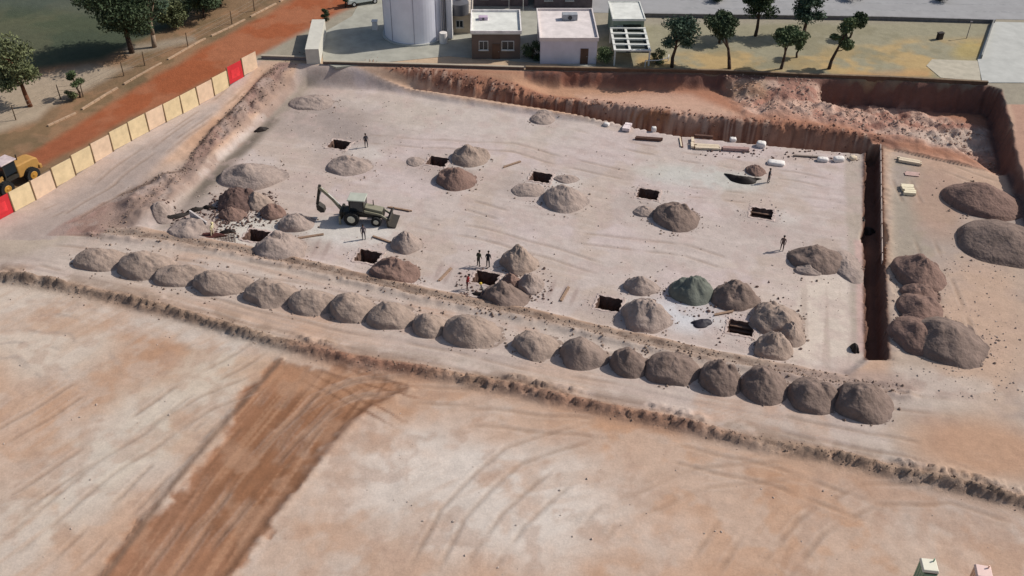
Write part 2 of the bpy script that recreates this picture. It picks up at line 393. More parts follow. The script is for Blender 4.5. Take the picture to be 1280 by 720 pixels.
# pad
pm = ss(D['pad'], -.2, .6)
lay(pad_c, pm); lay(C(190,174,170), pm*.7*ss(n_(9, 50), .45, .6)); lay(C(178,160,146), pm*.6*ss(n_(6, 51), .5, .62)); lay(C(186,176,166), pm*.5*EL(560,150,200,20,8))
tk = fbm(D['dF']/0.5, D['aF']/16, 98, 3); lay(C(168,150,142), pm*.25*ss(tk, .53, .7)*ss(n_(7,201),.42,.6)); lay(C(194,182,174), pm*.25*ss(1-tk, .53, .66))
lay(grey*.98, pm*.8*EL(395,150,90,26,10,k=52)); lay(C(150,138,132), pm*.7*EL(430,158,40,14,30)); lay(C(150,138,124), pm*.8*PXP([(195,285),(385,95),(400,100),(290,200),(225,290)], 8, 6))
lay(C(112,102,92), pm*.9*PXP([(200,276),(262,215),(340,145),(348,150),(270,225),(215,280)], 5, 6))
lay(grey*1.0, pm*.75*EL(300,285,100,30,12,k=53)); lay(C(200,196,188), pm*.7*EL(430,290,70,16,3)); lay(C(204,198,186), pm*.7*EL(310,288,44,24,0,k=54)); lay(C(186,186,178), pm*.7*EL(880,222,70,14,4)); lay(C(196,196,198), pm*.85*EL(855,392,46,20,8)); lay(C(196,182,170), pm*.6*EL(1010,400,70,60,0))
lay(C(202,188,174), pm*.75*PXP([(1000,345),(1060,345),(1065,450),(990,450)], 6, 5)); lay(C(165,152,138), pm*.7*PXP([(1056,190),(1078,192),(1080,440),(1064,440)], 4, 3)); lay(C(192,160,152), pm*.7*PXP([(1068,300),(1080,300),(1082,440),(1072,440)], 3, 3))
vs = fbm(U/9, V/90, 99, 2); lay(C(160,142,130), pm*.5*ss(vs, .55, .7)*EL(1030,400,40,60,0))
for (u0, v0) in [(395,310),(408,312),(548,340),(560,343),(705,366),(718,370),(690,360)]: lay(C(160,142,134), pm*.8*EL(u0, v0, 3, 12, 25, .5, .3))
for (u0, v0) in [(545,203),(560,200),(676,228),(650,228),(806,247),(950,272),(430,190),(600,350),(765,380)]:
    lay(C(168,154,146), pm*.7*EL(u0, v0+6, 38, 16, 5, .5, .9, k=u0 % 17)); lay(C(200,192,184), pm*.5*EL(u0+30, v0, 24, 9, 5, .5, .9, k=u0 % 13))
lay(C(180,160,152), pm*.4*ss(n_(1.6, 56), .55, .7)); 
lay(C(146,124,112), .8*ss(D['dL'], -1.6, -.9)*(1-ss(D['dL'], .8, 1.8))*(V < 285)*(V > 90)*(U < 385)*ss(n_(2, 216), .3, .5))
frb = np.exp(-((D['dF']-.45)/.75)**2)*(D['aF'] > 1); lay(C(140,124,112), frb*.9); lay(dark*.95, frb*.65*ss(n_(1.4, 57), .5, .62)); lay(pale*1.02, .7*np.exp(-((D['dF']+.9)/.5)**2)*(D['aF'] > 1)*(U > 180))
# cobbled right edge under ridge
lay(C(162,142,132), .7*PXP([(960,460),(1180,470),(1220,500),(1100,500),(960,475)], 8, 12)); lay(pale, .6*PXP([(1100,455),(1280,480),(1280,510),(1150,500)], 8, 14)*ss(n_(2, 58), .4, .6))
# trench walls
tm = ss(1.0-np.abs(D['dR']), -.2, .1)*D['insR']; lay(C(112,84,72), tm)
# far bank
lay(C(98,76,64), ss(D['dT'], -1.3, -.9)*(1-ss(D['dT'], .5, .9))*(Zt < ZP-.35)*(U > 385)*(U < 1100))  # shade low in the drain cut, painted into the soil colour
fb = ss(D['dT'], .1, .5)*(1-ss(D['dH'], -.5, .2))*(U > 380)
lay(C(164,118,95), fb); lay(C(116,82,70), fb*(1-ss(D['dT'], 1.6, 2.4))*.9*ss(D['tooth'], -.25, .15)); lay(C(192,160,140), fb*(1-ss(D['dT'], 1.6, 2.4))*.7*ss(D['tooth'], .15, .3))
lay(C(180,142,116), fb*ss(D['dT'], 2, 3)*.8*PXP([(480,90),(670,92),(820,120),(960,150),(700,138),(560,112)], 6, 6)); lay(C(190,158,140), fb*.7*PXP([(720,118),(860,118),(930,145),(860,160),(740,140)], 6, 8))
lay(C(150,98,64), fb*.8*PXP([(780,138),(835,138),(840,152),(790,152)], 3, 6)); lay(pinkr, D['rub']*.95*ss(D['dT'], .5, 1)); lay(C(192,164,148), D['rub']*.7*ss(n_(2, 60), .48, .6)*ss(D['dT'], .5, 1)); lay(C(150,104,90), D['rub']*.7*ss(n_(2.4, 61), .55, .66)*ss(D['dT'], .5, 1)); lay(C(150,130,100), fb*.4*PXP([(900,100),(960,100),(960,125),(910,120)], 6, 6))
lay(C(184,170,158), D['rub']*.7*PXP([(1130,165),(1230,160),(1245,195),(1180,185)], 5, 6))
lay(C(178,140,120), fb*.8*PXP([(960,165),(1090,180),(1280,215),(1280,245),(1120,205),(960,185)], 5, 6)); lay(C(136,106,90), fb*.4*ss(n_(1.5, 217), .5, .65)*PXP([(930,150),(1180,190),(1180,200),(930,180)], 8, 5))
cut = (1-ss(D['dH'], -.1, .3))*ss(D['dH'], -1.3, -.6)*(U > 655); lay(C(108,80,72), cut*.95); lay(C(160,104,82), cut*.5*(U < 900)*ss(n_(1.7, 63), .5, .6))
lay(C(172,138,120), PXP([(1262,110),(1500,120),(1500,330),(1300,300),(1272,200)], 4, 4))
# plateau (yard, lawn)
pl = ss(D['dH'], -.1, .3)*(V < 130); lay(C(150,142,126), pl)
lay(C(190,164,136), pl*.9*PXP([(320,78),(560,60),(700,70),(700,92),(320,86)], 4, 3))
DRY = [(745,50),(800,30),(1235,28),(1222,106),(740,100)]
lay(C(146,140,118), pl*PXP(DRY, 4, 4)); lay(C(176,150,106), pl*.9*PXP([(800,70),(1000,60),(1230,45),(1225,106),(780,100)], 7, 10)*ss(n_(5, 65), .35, .55)); lay(C(176,132,92), pl*.5*PXP([(1060,90),(1160,86),(1160,106),(1060,106)], 5, 8)); lay(C(128,122,98), pl*.45*ss(n_(4, 66), .52, .62)*PXP(DRY, 4, 4)); lay(C(172,150,88), pl*.6*EL(1212,62,20,12,0))
YARD = [(1236,24),(1500,30),(1500,104),(1226,104),(1165,97),(1150,74),(1224,74)]
ROAD = [(560,-200),(2500,-200),(2500,30),(1240,27),(800,18),(560,12)]
# left: red road, verge, grass
REDROAD = [(-400,400),(-60,236),(50,186),(138,130),(258,58),(366,0),(450,-50),(520,-80),(520,-30),(430,14),(380,40),(330,64),(0,232),(-60,262),(-400,440)]
lo = (D['dH'] > .3)*0+1
mL = PXP([(-600,500),(-60,285),(0,248),(325,66),(470,-30),(470,-400),(-800,-400)], 3)
lay(verge, mL); lay(C(150,116,88), mL*.6*ss(n_(4, 67), .45, .6)); lay(C(104,90,66), mL*.5*ss(n_(2.4, 68), .52, .62))
rd = PXP(REDROAD, 5, 5, 4); lay(redc, rd); lay(C(160,106,78), rd*.7*ss(n_(5, 69), .45, .6)); lay(C(142,88,64), rd*.6*EL(60,200,80,26,-30)); 
SANDP = [(-300,110),(0,118),(45,90),(110,92),(160,82),(215,60),(250,48),(232,40),(180,46),(130,70),(60,70),(0,88),(-300,80)]
SANDP2 = [(-300,220),(0,165),(45,150),(60,135),(110,112),(150,88),(165,84),(110,82),(40,95),(0,105),(-300,120)]
lay(sand, .9*PXP(SANDP2, 6, 5)*mL); lay(C(150,138,122), .8*PXP([(150,58),(240,46),(245,52),(160,70)], 4, 4)*mL)
GR = [(-500,-300),(300,-300),(262,-20),(225,30),(160,55),(130,72),(40,86),(0,104),(-500,230)]
gm = PXP(GR, 5, 6); lay(grass, gm); lay(C(66,74,60), gm*.6*ss(n_(6, 72), .45, .6)); lay(C(104,100,78), gm*.35*ss(n_(9, 73), .5, .65)); lay(C(84,90,84), gm*.5*EL(60,-10,120,24,0))
RUTS = [[(0,640),(120,560),(230,490),(330,425)],[(0,690),(140,585),(260,505),(335,470)],[(60,720),(180,610),(280,520)],[(-20,560),(90,490),(200,440),(260,410)],
 [(870,720),(930,640),(1010,590),(1120,570),(1240,600)],[(960,720),(1010,660),(1090,620),(1180,615),(1290,650)],[(560,520),(760,540),(960,600),(1100,640)],[(520,720),(560,640),(640,570),(760,530)],[(600,720),(640,650),(720,590)],[(700,720),(760,650),(880,600),(1000,590)],
 [(10,330),(200,370),(420,420),(640,465),(860,505),(1060,545),(1280,590)],[(60,300),(220,318),(420,355),(640,405),(850,450),(1050,492),(1280,520)],[(0,290),(100,250),(230,170),(330,95)],[(40,300),(150,235),(260,150)],
 [(560,240),(700,290),(860,310),(980,350)],[(450,170),(640,180),(860,235),(1040,250)],[(520,270),(640,300),(760,330)],[(1120,215),(1160,300),(1200,420),(1280,480)],[(1110,190),(1200,215),(1300,250)],[(700,160),(860,190),(1050,225)],[(352,478),(300,560),(190,740)],[(300,640),(380,540),(420,490),(505,470)],[(330,600),(400,520),(450,485),(520,482)],[(360,500),(400,470),(460,462),(520,470)],[(240,700),(340,570),(400,500),(470,474)],[(470,505),(520,492),(600,500)]]
for q_, rp in enumerate(RUTS):
    pw = PL(rp); dd_, aa_ = polyd(X, Y, pw)
    dd_ = dd_+(fbm(aa_/7, aa_*0, 300+q_, 2)-.5)*1.2
    Lr = float(np.hypot(*np.diff(np.array(pw), axis=0).T).sum()); ends_ = ss(aa_, .02, 2.5)*(1-ss(aa_, Lr-2.5, Lr-.02))
    brk = ends_*ss(fbm(aa_/3.5, dd_*0, 330+q_, 2), .36, .56)
    for off in (-.95, .95):
        m_ = np.exp(-((dd_-off)/.2)**2)*brk*(U > -60)
        lay(A.reshape(-1, 3).mean(0)*np.array([.72, .66, .62]), m_*.42); Zt = Zt-.045*m_
        e_ = np.exp(-((np.abs(dd_-off)-.33)/.1)**2)*brk; Zt = Zt+.03*e_; lay(pale*1.03, e_*.16)
bumpy = 0.035+0.12*br+0.10*D['rub']+0.07*sl+0.05*fb+0.05*frb+0.04*ss(V, 150, 100)*mL
bumpy = bumpy*(1-farfade)+.02*farfade
A = np.clip(A, 0.01, .8)
ff = farfade[..., None]; A = A*(1-ff)+C(150,140,112)*ff

# zones
def PXI(pts): return inpoly(U, V, pts)
zone = np.zeros(shp, np.int8)
zone[(D['pad'] > .15)] = 1
zone[(np.abs(D['dR']) < .95) & D['insR']] = 2
zone[PXI(REDROAD) > 0] = 3
zone[PXI(GR) > 0] = 4
zone[(D['tr'] > .5)] = 5
zone[(PXI(SANDP2) > 0) & (zone == 0)] = 6
NAMES = ['ground', 'excavated_pad', 'trench', 'dirt_road', 'grass_field', 'haul_track', 'sand_path']
SOIL = soil_material()
ny, nx = shp
idx = np.arange(ny*nx).reshape(shp)
Fq = np.stack([idx[:-1, :-1], idx[:-1, 1:], idx[1:, 1:], idx[1:, :-1]], -1).reshape(-1, 4)
zf = zone[:-1, :-1].ravel()
# openings for the foundation pits
hole = np.zeros(shp, bool)
cg, sg_ = math.cos(GA), math.sin(GA)
for i in range(len(PITS)):
    p = pit_world(i); a = (X-p[0])*cg+(Y-p[1])*sg_; b = -(X-p[0])*sg_+(Y-p[1])*cg
    hole |= (np.abs(a) < PW/2-.02) & (np.abs(b) < PD/2-.02)
hf = (hole[:-1, :-1] | hole[:-1, 1:] | hole[1:, 1:] | hole[1:, :-1]).ravel()
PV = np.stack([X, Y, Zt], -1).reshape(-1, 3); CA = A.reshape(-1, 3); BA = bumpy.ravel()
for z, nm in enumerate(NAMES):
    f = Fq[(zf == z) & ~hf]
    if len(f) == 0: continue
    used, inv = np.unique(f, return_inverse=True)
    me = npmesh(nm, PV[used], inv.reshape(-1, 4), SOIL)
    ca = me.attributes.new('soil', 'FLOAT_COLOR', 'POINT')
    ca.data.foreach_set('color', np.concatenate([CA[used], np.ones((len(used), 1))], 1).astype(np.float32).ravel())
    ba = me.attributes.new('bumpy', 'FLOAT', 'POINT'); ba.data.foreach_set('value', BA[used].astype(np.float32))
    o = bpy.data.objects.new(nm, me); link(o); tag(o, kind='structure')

# flat sheets on the plateau: asphalt road, concrete yards
def sheet(name, px, z, m, n=1):
    bm = bmesh.new(); vs = [bm.verts.new((*P(u, v, z), z)) for u, v in px]; f = bm.faces.new(vs)
    if f.normal.z < 0: f.normal_flip()
    bm.normal_update()
    r = bmesh.ops.extrude_face_region(bm, geom=[f])
    for q in r['geom']:
        if isinstance(q, bmesh.types.BMVert): q.co.z -= .25
    bmesh.ops.recalc_face_normals(bm, faces=bm.faces)
    me = bpy.data.meshes.new(name); bm.to_mesh(me); bm.free(); me.materials.append(m)
    o = bpy.data.objects.new(name, me); link(o); tag(o, kind='structure'); return o
M_asph = mat('asphalt', s2l((150,149,149)), .9, var=.12, scale=.35)
M_conc = mat('concrete_pale', s2l((178,178,172)), .85, var=.12, scale=.6)
sheet('road', [(640,-60),(1700,-60),(1700,32),(1250,24),(1100,21),(800,17),(640,13)], ZH+.03, M_asph)
sheet('yard', [(1240,27),(1500,34),(1500,104),(1228,103),(1222,74)], ZH+.08, M_conc)
sheet('yard_apron', [(1224,76),(1226,101),(1176,97),(1158,82),(1165,74)], ZH+.05, mat('apron', s2l((176,168,150)), .9, var=.15, scale=1))
sheet('paved_yard', [(402,42),(440,20),(462,-20),(700,-20),(740,10),(745,84),(560,70),(420,84),(404,78)], ZH+.04, mat('yard_conc', s2l((160,158,146)), .9, var=.18, scale=.5))
# road markings: two thin worn bands
for v0, v1 in ((9, 10.2), (0, 1.0)):
    sheet('road_marking', [(850,v0),(1300,v0+6),(1300,v0+7.0),(850,v1)], ZH+.034, mat('road_paint', s2l((146,146,146)), .8))

# ------------------------------------------------------------------ gravel and spoil heaps
M_grav = mat('gravel', s2l((150,132,120)), .95, var=.26, scale=1.1, bump=.12, bscale=3.2)
M_grav2 = mat('gravel_dark', s2l((122,105,96)), .95, var=.28, scale=1.1, bump=.12, bscale=3.2)
M_spoil = mat('spoil_pale', s2l((152,136,127)), .95, var=.22, scale=1.5, bump=.1, bscale=4)
M_spoilr = mat('spoil_red', s2l((124,100,90)), .95, var=.25, scale=1.5, bump=.12, bscale=4)
M_green = mat('gravel_green', s2l((104,107,98)), .9, var=.2, scale=1.2, bump=.05, bscale=5)
M_dk = mat('spoil_dark', s2l((98,78,72)), .95, var=.35, scale=1.8, bump=.12, bscale=4)
def heap(u, v, rx, ry, h, label, cat='gravel heap', group=None, m=None, seed=0, peak=(-.18, 0), name='gravel_heap', rz=0, lump=.22, sub=3, mid=None):
    """(u, v) = centre of the footprint in image pixels; rx, ry in metres"""
    c = at(u, v); r_ = random.Random(seed*13+5)
    nr, na = 22, 56
    th = np.arange(na)*2*PI/na; rr = np.linspace(0, 1, nr+1)
    T, RR = np.meshgrid(th, rr)
    edge = 1+.16*(vnoise(np.cos(T)*1.6+seed, np.sin(T)*1.6+seed*1.7, 3)-.5)*2
    lx = RR*np.cos(T)*edge; ly = RR*np.sin(T)*edge
    cones = [(peak[0]*.8, peak[1], 1.0, 1.0)]
    for k in range(sub-1):
        a = r_.uniform(0, 2*PI); q = r_.uniform(.2, .42); cones.append((math.cos(a)*q, math.sin(a)*q, r_.uniform(.6, .9), r_.uniform(.5, .75)))
    hh = np.zeros(lx.shape)
    for (px, py, hs, rs_) in cones:
        # distance ratio to the rim measured from the peak
        dx, dy = lx-px, ly-py
        q = np.clip(np.hypot(dx, dy)/(rs_*(1.0+0.0)*(1+px*np.sign(dx)*0)), 0, 2)
        # rim falloff
        prof = hs*np.clip(1-(q*q+.012)**.66, 0, 1)
        hh = np.maximum(hh, prof)+.12*np.minimum(hh, prof)
    hh = hh*(1-ss(RR, .86, 1.0))+.0
    n = fbm(lx*3.0+seed*7, ly*3.0, 5, 4)-.5; n2 = fbm(lx*9+seed, ly*9, 8, 3)-.5
    hh = hh*(1+lump*2*n)+(.10*n+.09*n2)*(1-ss(RR, .8, 1))*lump*4*.6
    # gully streaks running down the slope
    hh = hh+.05*(vnoise(T*5+seed, RR*1.5, 4)-.5)*(RR*(1-RR))*4
    wx = lx*rx; wy = ly*ry; cr, sr = math.cos(rz), math.sin(rz)
    gx = c.x+wx*cr-wy*sr; gy = c.y+wx*sr+wy*cr
    gz = height(gx, gy)
    z = gz-.12*ss(RR, .88, 1.0)+np.maximum(hh, 0)*h-c.z
    Vv = np.stack([gx-c.x, gy-c.y, z], -1)
    id_ = np.arange((nr+1)*na).reshape(nr+1, na); nx_ = np.roll(id_, -1, 1)
    Fq_ = np.stack([id_[:-1], id_[1:], nx_[1:], nx_[:-1]], -1).reshape(-1, 4)
    me = npmesh(name, Vv.reshape(-1, 3), Fq_[:], m or M_grav)
    o = bpy.data.objects.new(name, me); o.location = c; link(o); tag(o, label, cat, group); return o

ORD = ['leftmost', 'second', 'third', 'fourth', 'fifth', 'sixth', 'seventh', 'eighth', 'ninth', 'tenth', 'eleventh', 'twelfth', 'thirteenth', 'fourteenth', 'fifteenth', 'sixteenth', 'seventeenth', 'rightmost']
row = [(129,324,33,18),(184,332,34,21),(226,343,34,18),(277,353,36,20),(340,366,34,21),(392,377,33,21),(443,385,32,22),(491,394,32,22),(538,405,24,19),(592,414,40,24),(672,431,33,22),(729,441,31,23),(788,452,26,22),(838,460,34,26),(900,473,28,24),(956,482,31,26),(1018,494,32,25),(1078,503,35,27)]
for i, (u, v, a, b) in enumerate(row):
    c = P(u, v); k = F/(math.hypot(math.hypot(c[0], c[1]), CAM_H))
    extra = ['', '', 'flatter ', 'sharp crested ', '', 'dark fronted ', '', '', 'small ', 'broadest ', '', '', 'small ', 'greenish sided ', '', '', '', 'pointed ']
    if i == 0: lab = 'leftmost grey gravel heap of the long front row'
    elif i == 17: lab = 'rightmost dark gravel heap at the end of the long front row'
    else: lab = '%sgravel heap, %s from the left in the long front row' % (extra[i], ORD[i])
    mm = M_grav if i < 11 else M_grav2
    if i == 11: mm = mat('gravel_mid', s2l((136,119,109)), .95, var=.22, scale=1.3, bump=.07, bscale=5)
    elo = 1.0
    heap(u+3, v+3, a/k*1.08, b/k*1.30, (1.62+.28*math.sin(i*2.3))*(b/22)*(.85 if i == 17 else 1), lab, group='gravel heaps in the long front row', m=mm, seed=i+1, peak=(-.38+.08*math.sin(i*3.1), .05*math.cos(i*5)), lump=.17, sub=2+(i % 3))
# tail of the last heap
heaps2 = [
 (318,219,42,17,1.3,'wide flat grey spoil heap by the left cut bank',M_spoil),
 (438,206,30,12,.9,'low grey and pink soil heap below the far left pit',M_spoil),
 (392,127,28,10,.7,'low rough grey spoil heap near the far left corner',M_spoil),
 (571,223,28,15,1.3,'brown soil heap in front of the second far pit',M_spoilr),
 (589,195,24,13,1.3,'grey brown heap behind right of the second far pit',M_grav),
 (707,248,31,17,1.4,'rubbly grey heap right of the third far pit',M_spoil),
 (662,236,22,10,.5,'low pink soil patch heap left of the third far pit',M_spoil),
 (709,222,16,6,.35,'thin flat spoil smear behind right of the third far pit',M_spoil),
 (846,271,32,18,1.4,'mauve grey heap below the fourth far pit',M_grav2),
 (807,263,15,8,.5,'small low heap at the near edge of the fourth far pit',M_spoil),
 (650,327,25,17,1.6,'round grey heap behind right of the pit with two workers',M_grav),
 (634,371,32,17,1.4,'olive brown heap right in front of the pit with two workers',M_grav2),
 (664,355,17,13,1.0,'small pink grey heap right of the pit with two workers',M_spoil),
 (640,351,13,10,.9,'small dark heap between pit and pink grey heap',M_spoilr),
 (495,340,32,18,1.5,'pink brown heap right of the second near pit',M_spoilr),
 (510,304,21,13,1.2,'small sunlit heap behind right of the second near pit',M_spoil),
 (354,310,32,20,1.5,'rounded heap right of the first near pit',M_spoil),
 (372,278,24,12,1.0,'small brown heap between backhoe and first near pit',M_spoil),
 (342,265,17,9,1.0,'small dark red soil heap beside the stone rubble',M_spoilr),
 (300,252,27,14,1.6,'dark rubbly heap behind the first near pit',M_dk),
 (324,252,18,10,1.1,'mauve heap right of the dark rubbly heap',M_grav),
 (292,268,18,7,.8,'small reddish ridge in front of the dark rubbly heap',M_spoilr),
 (1012,336,18,8,.5,'small toe of soil in front of the wide grey heap',M_spoil),
 (1150,366,22,12,.9,'small brown heap squeezed between two heaps right of the trench',M_spoilr),
 (1146,402,22,10,.8,'low purple ridge behind the reddish heap by the trench end',M_dk),
 (1060,330,18,22,.5,'low spoil ridge between wide grey heap and long trench',M_spoil),
 (205,262,14,8,.4,'low dirt lump at the left corner of the pad',M_spoil),
 (244,286,30,17,.9,'smooth grey heap beside the left corner of the pad',M_spoil),
 (803,357,25,12,1.0,'lumpy brown heap behind the fourth near pit',M_spoil),
 (809,395,32,24,1.7,'large pinkish cobbly heap right of the fourth near pit',M_spoil),
 (866,364,30,17,1.5,'green grey gravel heap on the right side of the pad',M_green),
 (921,371,31,17,1.5,'very dark brown heap beside the green grey heap',M_grav2),
 (972,398,34,22,1.4,'broad brown heap behind right of the fifth near pit',M_grav),
 (990,416,18,16,1.0,'small rounded heap on the shoulder of the broad brown heap',M_grav),
 (967,434,25,17,1.4,'near brown heap at the right corner of the fifth near pit',M_grav),
 (1024,324,37,18,1.2,'wide flat topped grey heap near the right trench',M_grav2),
 (679,147,17,8,.5,'tiny grey soil heap below the far bank',M_spoil),
 (520,200,12,7,.3,'tiny low soil heap left of the second far pit',M_spoil),
 (944,212,12,7,.6,'brown heap behind the curved dark shade sheet',M_spoilr),
 (1233,252,48,20,1.6,'long dark brown heap at the right edge, farther one',M_spoilr),
 (1262,303,55,27,1.7,'large dark heap at the right edge, nearer one',M_grav2),
 (1150,343,32,24,1.7,'two toned heap right of the trench, farthest one',M_spoilr),
 (1152,386,28,22,1.1,'striped purple brown heap right of the trench, in the middle',M_spoilr),
 (1148,418,32,26,1.3,'reddish heap beside the trench end, partly under the big heap',M_spoilr),
 (1186,426,46,30,1.7,'big smooth olive grey heap right of the trench end',M_grav2),
]
for i, (u, v, a, b, h, lab, m) in enumerate(heaps2):
    c = P(u, v); k = F/(math.hypot(math.hypot(c[0], c[1]), CAM_H)); s_ = CAM_H/math.hypot(math.hypot(c[0], c[1]), CAM_H)
    nm = 'gravel_heap' if m in (M_grav, M_grav2, M_green) else 'spoil_heap'
    rz = math.radians(-15) if u > 1100 else 0
    heap(u, v+2, a/k*1.05, b/k/s_*.95, h*1.12, lab, cat='gravel heap' if nm[0] == 'g' else 'soil heap', group='loose heaps around the pits' if u < 1100 else 'heaps right of the trench', m=m, seed=40+i, peak=(-.22, -.03), name=nm, rz=rz, lump=.2 if u > 1100 else .30, sub=4)

# rubble and clods (nobody could count them)
def rocks(name, pts, smin, smax, m):
    def free(q):
        for i in range(len(PITS)):
            p = pit_world(i)
            if abs(q[0]-p[0]) < 1.45 and abs(q[1]-p[1]) < 1.45: return False
        return True
    pts = [q for q in pts if free(q)]
    bm = bmesh.new(); base = bmesh.ops.create_icosphere
    tv = bmesh.new(); bmesh.ops.create_icosphere(tv, subdivisions=1, radius=1); bv = np.array([q.co[:] for q in tv.verts]); tv.verts.ensure_lookup_table(); bf = np.array([[q.index for q in f.verts] for f in tv.faces]); tv.free(); bm.free()
    n = len(pts); xs = np.array([p[0] for p in pts]); ys = np.array([p[1] for p in pts]); zs = height(xs, ys)
    s = smin+(smax-smin)*rs.rand(n)**2.5
    jit = 1+.5*(rs.rand(n, len(bv), 1)-.5); sc3 = s[:, None, None]*(.7+.6*rs.rand(n, 1, 3))
    Vv = bv[None]*jit*sc3+np.stack([xs, ys, zs+s*.15], -1)[:, None, :]
    Ff = (bf[None]+(np.arange(n)*len(bv))[:, None, None]).reshape(-1, 3)
    me = npmesh(name, Vv.reshape(-1, 3), Ff, m, False); o = bpy.data.objects.new(name, me); link(o); tag(o, kind='stuff'); return o
def along(line, n, w, off=0):
    seg = np.array(line); L = np.hypot(*(seg[1:]-seg[:-1]).T); cum = np.concatenate([[0], np.cumsum(L)]); out = []
    for t in rs.rand(n)*cum[-1]:
        i = min(np.searchsorted(cum, t, 'right')-1, len(L)-1); a = seg[i]+(seg[i+1]-seg[i])*(t-cum[i])/L[i]; d = (seg[i+1]-seg[i])/L[i]; q = rs.randn()*w+off
        out.append((a[0]-d[1]*q, a[1]+d[0]*q))
    return out
def inpx(poly, n, z=0):
    us = [p[0] for p in poly]; vs = [p[1] for p in poly]; out = []
    while len(out) < n:
        u = rs.uniform(min(us), max(us), 400); v = rs.uniform(min(vs), max(vs), 400); k = inpoly(u, v, poly) > 0
        out += [tuple(P(a, b, z)) for a, b in zip(u[k], v[k])]
    return out[:n]
SK = []
for (u, v, a, b_, *_q) in [(q[0], q[1], q[2], q[3]) for q in row]+[(q[0], q[1], q[2], q[3]) for q in heaps2]:
    c = P(u, v); k = F/math.hypot(math.hypot(c[0], c[1]), CAM_H)
    for j in range(int(a*1.6)):
        t_ = rs.rand()*2*PI; q_ = (.95+.35*rs.rand()**2)*a/k; SK.append((c[0]+math.cos(t_)*q_, c[1]+math.sin(t_)*q_*.9))
M_clod = mat('clods', s2l((138,118,104)), .95, var=.3, scale=2)
M_rock = mat('rubble_stone', s2l((172,146,130)), .95, var=.25, scale=2)
M_stone = mat('pale_stone', s2l((176,160,148)), .95, var=.25, scale=2)
o = rocks('berm_clods', along(L_berm, 1600, .5, .1), .02, .09, M_clod); tag(o, 'brown clods of earth along the rough berm in front of the gravel row', 'earth clods')
o = rocks('ridge_clods', along(L_front, 1200, .5, .3)+along(L_left, 500, .6, .8)+along(L_crest, 500, .5), .03, .12, M_clod); tag(o, 'small earth clods along the rim of the excavated pad', 'earth clods')
o = rocks('bank_clods', along(L_toe[2:], 900, .5, 1.4)+along(L_house, 0, .5, -1.5), .03, .17, mat('clod_red', s2l((134,98,82)), .95, var=.3, scale=2)); tag(o, 'red brown clods fallen along the far bank', 'earth clods')
PR = []
for i in range(len(PITS)):
    p_ = pit_world(i)
    for k in range(70):
        t_ = rs.rand()*2*PI; q_ = 1.75+.9*rs.rand()**2; PR.append((p_[0]+math.cos(t_)*q_, p_[1]+math.sin(t_)*q_))
o = rocks('pit_spill', PR, .02, .10, M_stone); tag(o, 'small crumbs of soil thrown around the foundation pits', 'stones')
o = rocks('debris', inpx([(262,242),(345,240),(352,268),(330,285),(262,285)], 800, ZP)+inpx([(205,262),(285,262),(300,300),(215,292)], 450, ZP)+inpx([(560,335),(690,335),(690,380),(575,375)], 260, ZP)+inpx([(780,350),(1000,350),(1010,440),(900,435)], 220, ZP)+inpx([(860,180),(1075,190),(1075,205),(860,195)], 160, ZP), .03, .17, M_dk); tag(o, 'dark broken lumps and debris scattered between pits and heaps', 'debris')
o = rocks('heap_scatter', SK, .02, .13, mat('scatter', s2l((136,118,106)), .95, var=.3, scale=2)); tag(o, 'small stones rolled out around the feet of the heaps', 'stones')
o = rocks('rubble', inpx([(900,104),(1015,104),(1030,112),(1110,118),(1235,145),(1258,205),(1160,175),(1000,150),(930,140)], 1500, .5), .04, .18, M_rock); tag(o, 'pink broken rubble lying before the shaded cut at the upper right', 'rubble')
o = rocks('loose_stones', inpx([(1105,300),(1270,330),(1280,500),(1120,500)], 500)+inpx([(200,235),(420,100),(600,140),(400,250),(380,320),(250,300)], 420, ZP)+inpx([(380,150),(1060,200),(1060,460),(600,380),(380,320)], 500, ZP)+inpx([(0,360),(300,440),(100,700),(0,700)], 60)+inpx([(500,500),(1280,660),(1280,720),(400,720)], 80), .025, .10, M_stone); tag(o, 'loose pale stones scattered over the dirt of the site', 'stones')

